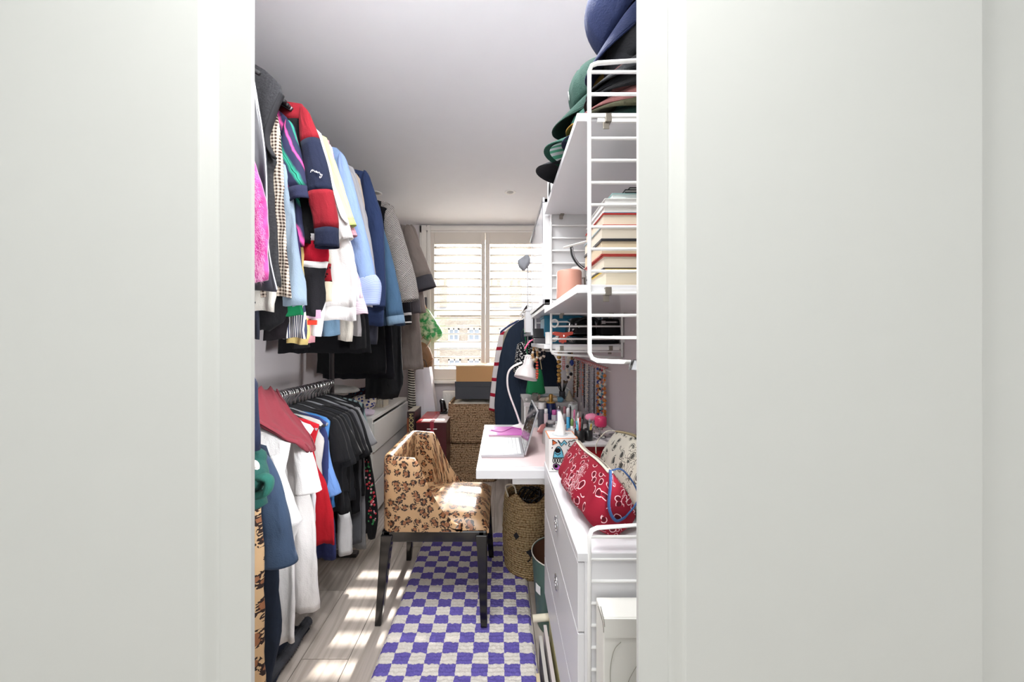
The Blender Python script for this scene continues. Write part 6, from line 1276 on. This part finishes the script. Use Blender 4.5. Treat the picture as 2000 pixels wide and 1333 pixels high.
lathe_thing('glass_ball', 'pearly ball ornament at the corner of the side cabinet', 'ornament', 1028, 2.17, kz, [('ball', [(0.003, 0.001), (0.009, 0.004), (0.012, 0.012), (0.009, 0.020), (0.003, 0.023)], plain('DAD6D4', .2))])
lathe_thing('cylinder_vase', 'slim blush vase standing tall on the side cabinet', 'vase', 1052, 2.24, kz, [('vase_body', [(0.013, 0.001), (0.012, 0.06), (0.010, 0.112), (0.008, 0.114), (0.008, 0.10)], plain('DCC3BA', .5))])
lathe_thing('pen_pot', 'dark pot of black brushes on the side cabinet', 'pot', 1098, 2.25, kz, [('pot_body', cylp(0.020, 0.001, 0.052), plain('33343A', .4))])
for k in range(6):
    x_ = X(1098, 2.25) + 0.010 * cos(k * 1.05); y_ = 2.25 + 0.010 * sin(k * 1.05); q = thing('brush', 'black handled make-up brush in the dark pot', 'brush', (x_, y_, kz + .05), 'brushes in the dark pot'); MB().tube([(x_, y_, kz + 0.045), (x_ + 0.02 * cos(k * 1.05), y_ + 0.015 * sin(k * 1.05), kz + 0.105)], 0.003, 6).build('handle', BLACK, q); MB().tube([(x_ + 0.02 * cos(k * 1.05), y_ + 0.015 * sin(k * 1.05), kz + 0.105), (x_ + 0.023 * cos(k * 1.05), y_ + 0.017 * sin(k * 1.05), kz + 0.122)], [0.004, 0.0055], 8).build('bristles', plain('5A4634', .9), q)
lathe_thing('shell', 'tall cream cone shell next to the pot of brushes', 'shell', 1112, 2.18, kz, [('shell_body', [(0.022, 0.001), (0.026, 0.010), (0.020, 0.018), (0.021, 0.024), (0.014, 0.036), (0.015, 0.041), (0.009, 0.052), (0.004, 0.066)], plain('D9CDB8', .5))])
for i, (px, Y, sx, c_, lb) in enumerate(((1062, 2.16, .03, 'E4D9C4', 'round cream shell in the row on the side cabinet'), (1071, 2.145, .024, 'D9C6A8', 'sandy shell next to the round cream shell'), (1084, 2.15, .032, 'DCD2C2', 'spiky ivory shell on the side cabinet'), (1094, 2.14, .02, '6FA9C4', 'small blue shell at the front of the side cabinet'), (1078, 2.26, .03, 'C9A98A', 'tan fan shell behind the ivory one'))):
    heap('shell', lb, 'shell', (X(px, Y), Y, kz), sx, 0.018, 0.014 + 0.004 * (i % 2), plain(c_, 0.5), 40 + i, 10)
def slab(name, label, cat, Y, poly, th, mat, bulge=0.03, group=None):
    pts = [P(a, b, Y) for a, b in poly]; c = sum(pts, Vector()) / len(pts); r = thing(name, label, cat, (c.x, Y, min(p.z for p in pts)), group); pts = catmull(pts + [pts[0]], 4)[:-1]; rs = []
    for k in range(9):
        a = pi * k / 8; s_ = max(0.05, sin(a)) ** 0.5; rs.append([c + (p - c) * (0.35 + 0.65 * s_ if k in (0, 8) else s_) + Vector((0, -cos(a) * (th + bulge * 0) + 0.010 * noise.noise(p * 14 + Vector((k, 0, 0))), 0.006 * noise.noise(p * 22 + Vector((0, k, 0))))) for p in pts])
    MB().rings(rs).build('bag_body', mat, r, smooth=True); return r
def drape(name, label, cat, Y, left, right, mat, th=0.03, fold=0.012, k=45, hook=None, group=None, bands=None):
    L = [(X(a, Y), Z(b, Y)) for a, b in left]; R_ = [(X(a, Y), Z(b, Y)) for a, b in right]; zt, zb = L[0][1], L[-1][1]; SEED[0] += 1; s0 = SEED[0]
    r = thing(name, label, cat, ((L[-1][0] + R_[-1][0]) / 2, Y, zb), group); rs = []; uv = []
    for i in range(31):
        z = zt + (zb - zt) * i / 30; v = i / 30; a_, b_ = interp(L, z), interp(R_, z); row = []; ur = []
        for j in range(40):
            q = 2 * pi * j / 40; c, s_ = cos(q), sin(q); x = (a_ + b_) / 2 + (b_ - a_) / 2 * abs(c) ** .8 * (1 if c > 0 else -1)
            dy = fold * min(1, v * 2.5) * (sin(k * x + s0 + sin(3 * v)) + .5 * sin(2.1 * k * x + s0 * 2)); row.append((x, Y + th * (0.4 + 0.6 * min(1, v * 3)) * abs(s_) ** .7 * (1 if s_ > 0 else -1) + dy, z + 0.004 * v * sin(k * x))); ur.append((x, z))
        rs.append(row); uv.append(ur + [ur[0]])
    m = MB(); m.rings(rs, True, True, False, uv); m.build('body', mat, r, smooth=True, solid=0.003)
    if hook:
        hx = (L[0][0] + R_[0][0]) / 2
        MB().tube(catmull([(L[0][0] - 0.015, Y, zt - 0.01), (hx, Y, zt + 0.022), (hx, Y, zt + 0.05), (hx + 0.015, Y, zt + 0.065), (hx + 0.022, Y, zt + 0.045)]), 0.003, 6).build('hanging_hook', CHROME, r, smooth=True)
    return r
r = slab('cloth_hat', 'grey cloth hat hanging off the far ladder against the window light', 'hat', 2.45, [(1011, 508), (1020, 503), (1030, 498), (1036, 506), (1034, 518), (1023, 530), (1013, 521)], 0.04, cloth('A9ACB4'))
RR = 'clothes on the short rail by the window'
r = thing('clothes_rail', 'short steel clothes rail between the far ladder and the window', 'clothes rail', (0.22, 2.9, 1.44)); MB().tube([(0.20, 2.50, 1.505), (0.20, 3.40, 1.505)], 0.010, 10).build('rod', STEEL, r, smooth=True); MB().tube([(0.20, 3.40, 1.505), (0.49, 3.40, 1.505)], 0.008, 8).build('wall_bracket', STEEL, r)
for nm, lb, ct, Y, l_, r__, mt in (
    ('navy_dress', 'long navy dress hanging in front of the short rail by the window', 'dress', 2.56, [(1016, 626), (1004, 634), (991, 648), (983, 672), (976, 700), (970, 740), (966, 790), (968, 836), (966, 900)], [(1036, 626), (1048, 634), (1060, 650), (1075, 680), (1094, 720), (1096, 760), (1096, 800), (1096, 836), (1096, 900)], cloth('1F2B3C', 0.75, 0.4)),
    ('denim_shirt', 'pale blue denim shirt shoulder behind the long navy dress', 'shirt', 2.72, [(1018, 626), (1003, 636), (992, 646), (988, 700), (985, 800)], [(1036, 626), (1048, 640), (1055, 660), (1060, 700), (1062, 800)], cloth('5A7BA6')),
    ('beige_jacket', 'beige jacket between the denim shirt and the red striped top', 'jacket', 2.80, [(1016, 628), (998, 638), (984, 652), (979, 700), (975, 760)], [(1034, 628), (1046, 640), (1052, 660), (1060, 700), (1062, 760)], cloth('B3A58F')),
    ('striped_blouse', 'red and white striped top nearest the window on the short rail', 'top', 2.90, [(1012, 630), (992, 640), (975, 655), (968, 690), (961, 740), (957, 780), (955, 802)], [(1030, 630), (1042, 642), (1050, 660), (1056, 700), (1058, 740), (1058, 780), (1058, 802)], stripes('E9E2E2', 'A81E36', 0.13, 0.22, 'V')),
    ('indigo_coat', 'indigo coat shoulder at the end of the short rail', 'coat', 3.02, [(1010, 626), (992, 636), (977, 648), (972, 690), (968, 760)], [(1028, 626), (1040, 640), (1046, 660), (1052, 700), (1054, 760)], cloth('3A4468'))):
    drape(nm, lb, ct, Y, l_, r__, mt, hook=True, group=RR, th=0.028, fold=0.009)
r = bag('tote_bag', 'black drawstring bag covered in white dots hanging on the far ladder', 'bag', X(1001, 2.42), X(1043, 2.42), 2.39, 2.45, Z(732, 2.42), Z(668, 2.42), dots('15171C', 'E6E4E0', 75, 0.24), 0.7, 0.55)
MB().tube(catmull([P(1022, 668, 2.42), P(1018, 655, 2.44), P(1024, 640, 2.48), P(1029, 655, 2.46), P(1025, 668, 2.42)]), 0.002, 6).build('cord', BLACK, r)
r = bag('tote_bag', 'emerald green string bag hanging behind the lamp shade', 'bag', X(1026, 2.26), X(1066, 2.26), 2.22, 2.30, Z(772, 2.26), Z(720, 2.26), cloth('1F7A4A', 0.8, 0.4), 0.8, 0.6)
MB().tube(catmull([P(1040, 722, 2.26), P(1030, 690, 2.3), P(1025, 652, 2.46), P(1022, 643, 2.49)]), 0.004, 6, flat=.5).build('strap', cloth('2C8C57'), r, smooth=True); MB().tube(catmull([P(1058, 722, 2.26), P(1053, 690, 2.3), P(1050, 668, 2.3)]), 0.003, 6).build('strap', plain('C9B98A', .7), r, smooth=True)
# bags beside the window
r = thing('wall_hook', 'small dark hook plate on the window casing behind the green mesh bag', 'hook', (X(826, 3.56), 3.56, Z(606, 3.56))); MB().box((X(819, 3.56), 3.545, Z(612, 3.56)), (X(834, 3.56), 3.568, Z(581, 3.56))).build('plate', plain('48464C', .5), r, bevel=0.006); MB().tube([(X(828, 3.55), 3.548, Z(596, 3.55)), (X(828, 3.5), 3.50, Z(598, 3.5)), (X(828, 3.49), 3.49, Z(592, 3.49))], 0.005, 8).build('peg', plain('48464C', .5), r)
n = NT('green_mesh', 0.35, 0.5); v = n.warp(n.coord('Object'), 20, 0.03); f = n.noise(v, 22, 4); n.color(n.mix(n.step(f, 0.42, 0.58), '2F9A4E', 'C9D9B0')); n.bump(f, 0.8, 0.01)
r = slab('mesh_bag', 'crinkled green and clear mesh bag hanging in the window light', 'bag', 3.47, [(822, 606), (836, 604), (852, 628), (865, 652), (848, 668), (828, 662), (818, 640)], 0.05, n.m); MB().tube(catmull([P(826, 606, 3.47), P(828, 594, 3.485), P(834, 606, 3.47)]), 0.004, 6).build('handle', plain('C98E3A', .5), r); 
r = slab('leather_bag', 'tan leather bag with a slanting strap under the green mesh bag', 'bag', 3.44, [(822, 668), (836, 676), (846, 700), (842, 722), (826, 742), (812, 730), (812, 690)], 0.05, plain('84603E', 0.5)); MB().tube(catmull([P(812, 738, 3.38), P(830, 716, 3.37), P(846, 700, 3.37)]), 0.013, 8, flat=0.3).build('strap', plain('9C6A3C', .45), r, smooth=True); MB().tube(catmull([P(818, 672, 3.43), P(834, 650, 3.44), P(842, 662, 3.44), P(826, 690, 3.40)]), 0.012, 8, flat=0.35).build('handle', plain('A58462', .5), r, smooth=True)
r = thing('paper_carrier', 'tall white carrier bag standing against the wall under the leather bag', 'bag', (X(830, 3.3), 3.36, 0.15)); Yb = 3.28; rs = []
for (l_, rr_, py) in ((806, 858, 1010), (808, 855, 880), (808, 850, 800), (811, 843, 752), (812, 838, 718)):
    a, b = P(l_, py, Yb), P(rr_, py, Yb); z = max(a.z, 0.002); rs.append([(a.x, Yb, z), ((a.x + b.x) / 2, Yb - 0.012, z), (b.x, Yb, z), (b.x, Yb + 0.12, z), ((a.x + b.x) / 2, Yb + 0.13, z), (a.x, Yb + 0.12, z)])
MB().rings(rs, True, True, False).build('bag_body', plain('E9E6EC', 0.7), r, solid=0.003); MB().tube(catmull([P(817, 720, Yb), P(820, 705, Yb), P(830, 705, Yb), P(834, 720, Yb)]), 0.003, 6).build('handle', BLACK, r)
# red boxes, upright book and shoe
bx0, bx1 = X(813, 2.80), X(872, 2.80)
carton('gift_box', 'oxblood box on the floor supporting the red topped one', bx0 + 0.004, bx1 - 0.004, 2.81, 3.20, 0.0, 0.288, plain('3A1218', 0.4), lid=0.05)
r = thing('gift_box', 'oxblood box with a red and paper pink lid and white cord handles', 'box', ((bx0 + bx1) / 2, 3.0, 0.289)); MB().box((bx0, 2.80, 0.289), (bx1, 3.22, 0.578)).build('box_body', plain('4A141C', 0.35), r, bevel=0.002); xm = bx0 + (bx1 - bx0) * 0.52
MB().box((bx0, 2.80, 0.578), (xm - 0.016, 3.22, 0.583)).build('lid', plain('B02428', 0.25), r); MB().box((xm + 0.016, 2.80, 0.578), (bx1, 3.22, 0.584)).build('paper', plain('E3CFCB', 0.6), r); MB().box((xm - 0.016, 2.798, 0.45), (xm + 0.016, 3.22, 0.586)).build('ribbon', plain('9C2A3C', 0.35), r); MB().box((bx0 + 0.04, 2.801, 0.583), (xm - 0.018, 2.90, 0.585)).build('paper', plain('E3CFCB', 0.6), r)
m = MB()
for s_ in (-1, 1): m.tube(catmull([(xm + s_ * 0.035, 2.797, 0.46), (xm + s_ * 0.012, 2.785, 0.475), (xm + s_ * 0.030, 2.785, 0.425), (xm + s_ * 0.036, 2.788, 0.38)]), 0.003, 6); m.box((xm + s_ * 0.025 - 0.016, 2.796, 0.522), (xm + s_ * 0.025 + 0.016, 2.801, 0.530))
m.build('cord_handle', WHITE, r)
carton('storage_box', 'brown box on the floor under the upright magazine book', X(793, 2.86), X(811, 2.86), 2.86, 3.12, 0.0, 0.40, plain('5A3A2C', 0.6), lid=0.03)
r = thing('magazine_book', 'dark upright book with pale lettering down its spine between chest and red box', 'book', (X(802, 2.87), 2.95, 0.401)); q0, q1 = X(795, 2.87), X(810, 2.87)
MB().box((q0, 2.868, 0.401), (q1, 3.10, 0.655)).build('cover', plain('3A2A2C', 0.4), r, bevel=0.002); MB().box((q0 + 0.004, 2.874, 0.650), (q1 - 0.004, 3.095, 0.657)).build('pages', plain('B9B2A4', 0.8), r); MB().box((q0 + 0.001, 2.8665, 0.41), (q0 + 0.016, 2.869, 0.60)).build('spine_band', plain('8A4A2C', 0.4), r)
text('lettering', 'VOGOOM', plain('D6C78A', 0.5), 0.050, Matrix.Translation(((q0 + q1) / 2 + 0.006, 2.8668, 0.525)) @ Matrix.Rotation(radians(90), 4, 'X') @ Matrix.Rotation(radians(90), 4, 'Z'), r, 0.0006)
r = thing('ankle_boot', 'black ankle boot standing on the rear of the red topped box', 'boot', (X(866, 3.12), 3.12, 0.585)); bx = X(866, 3.12)
m = MB(); m.rings([[(bx + 0.026 * cos(a) * s_ + ox, 3.12 + 0.032 * sin(a) * s_, 0.60 + h_) for a in [2 * pi * j / 16 for j in range(16)]] for s_, h_, ox in ((1.0, 0.0, 0), (1.05, 0.03, 0), (1.0, 0.07, -0.004), (0.95, 0.10, -0.012), (0.5, 0.115, -0.018))]); m.build('shaft', plain('121214', 0.3), r, smooth=True)
m = MB(); m.rings([[(bx + dx + 0.022 * cos(a) * s_, 3.12 + 0.026 * sin(a) * s_, 0.612 + 0.022 * sin(a) * 0 + hz) for a in [2 * pi * j / 14 for j in range(14)]] for dx, s_, hz in ((0.0, 1.0, -0.011), (0.006, 1.3, 0.0), (0.010, 1.2, 0.012), (0.012, 0.6, 0.022))]); m.build('toe', plain('121214', 0.3), r, smooth=True)
MB().box((bx - 0.028, 3.09, 0.5855), (bx + 0.036, 3.15, 0.602)).build('sole', BLACK, r, bevel=0.003)
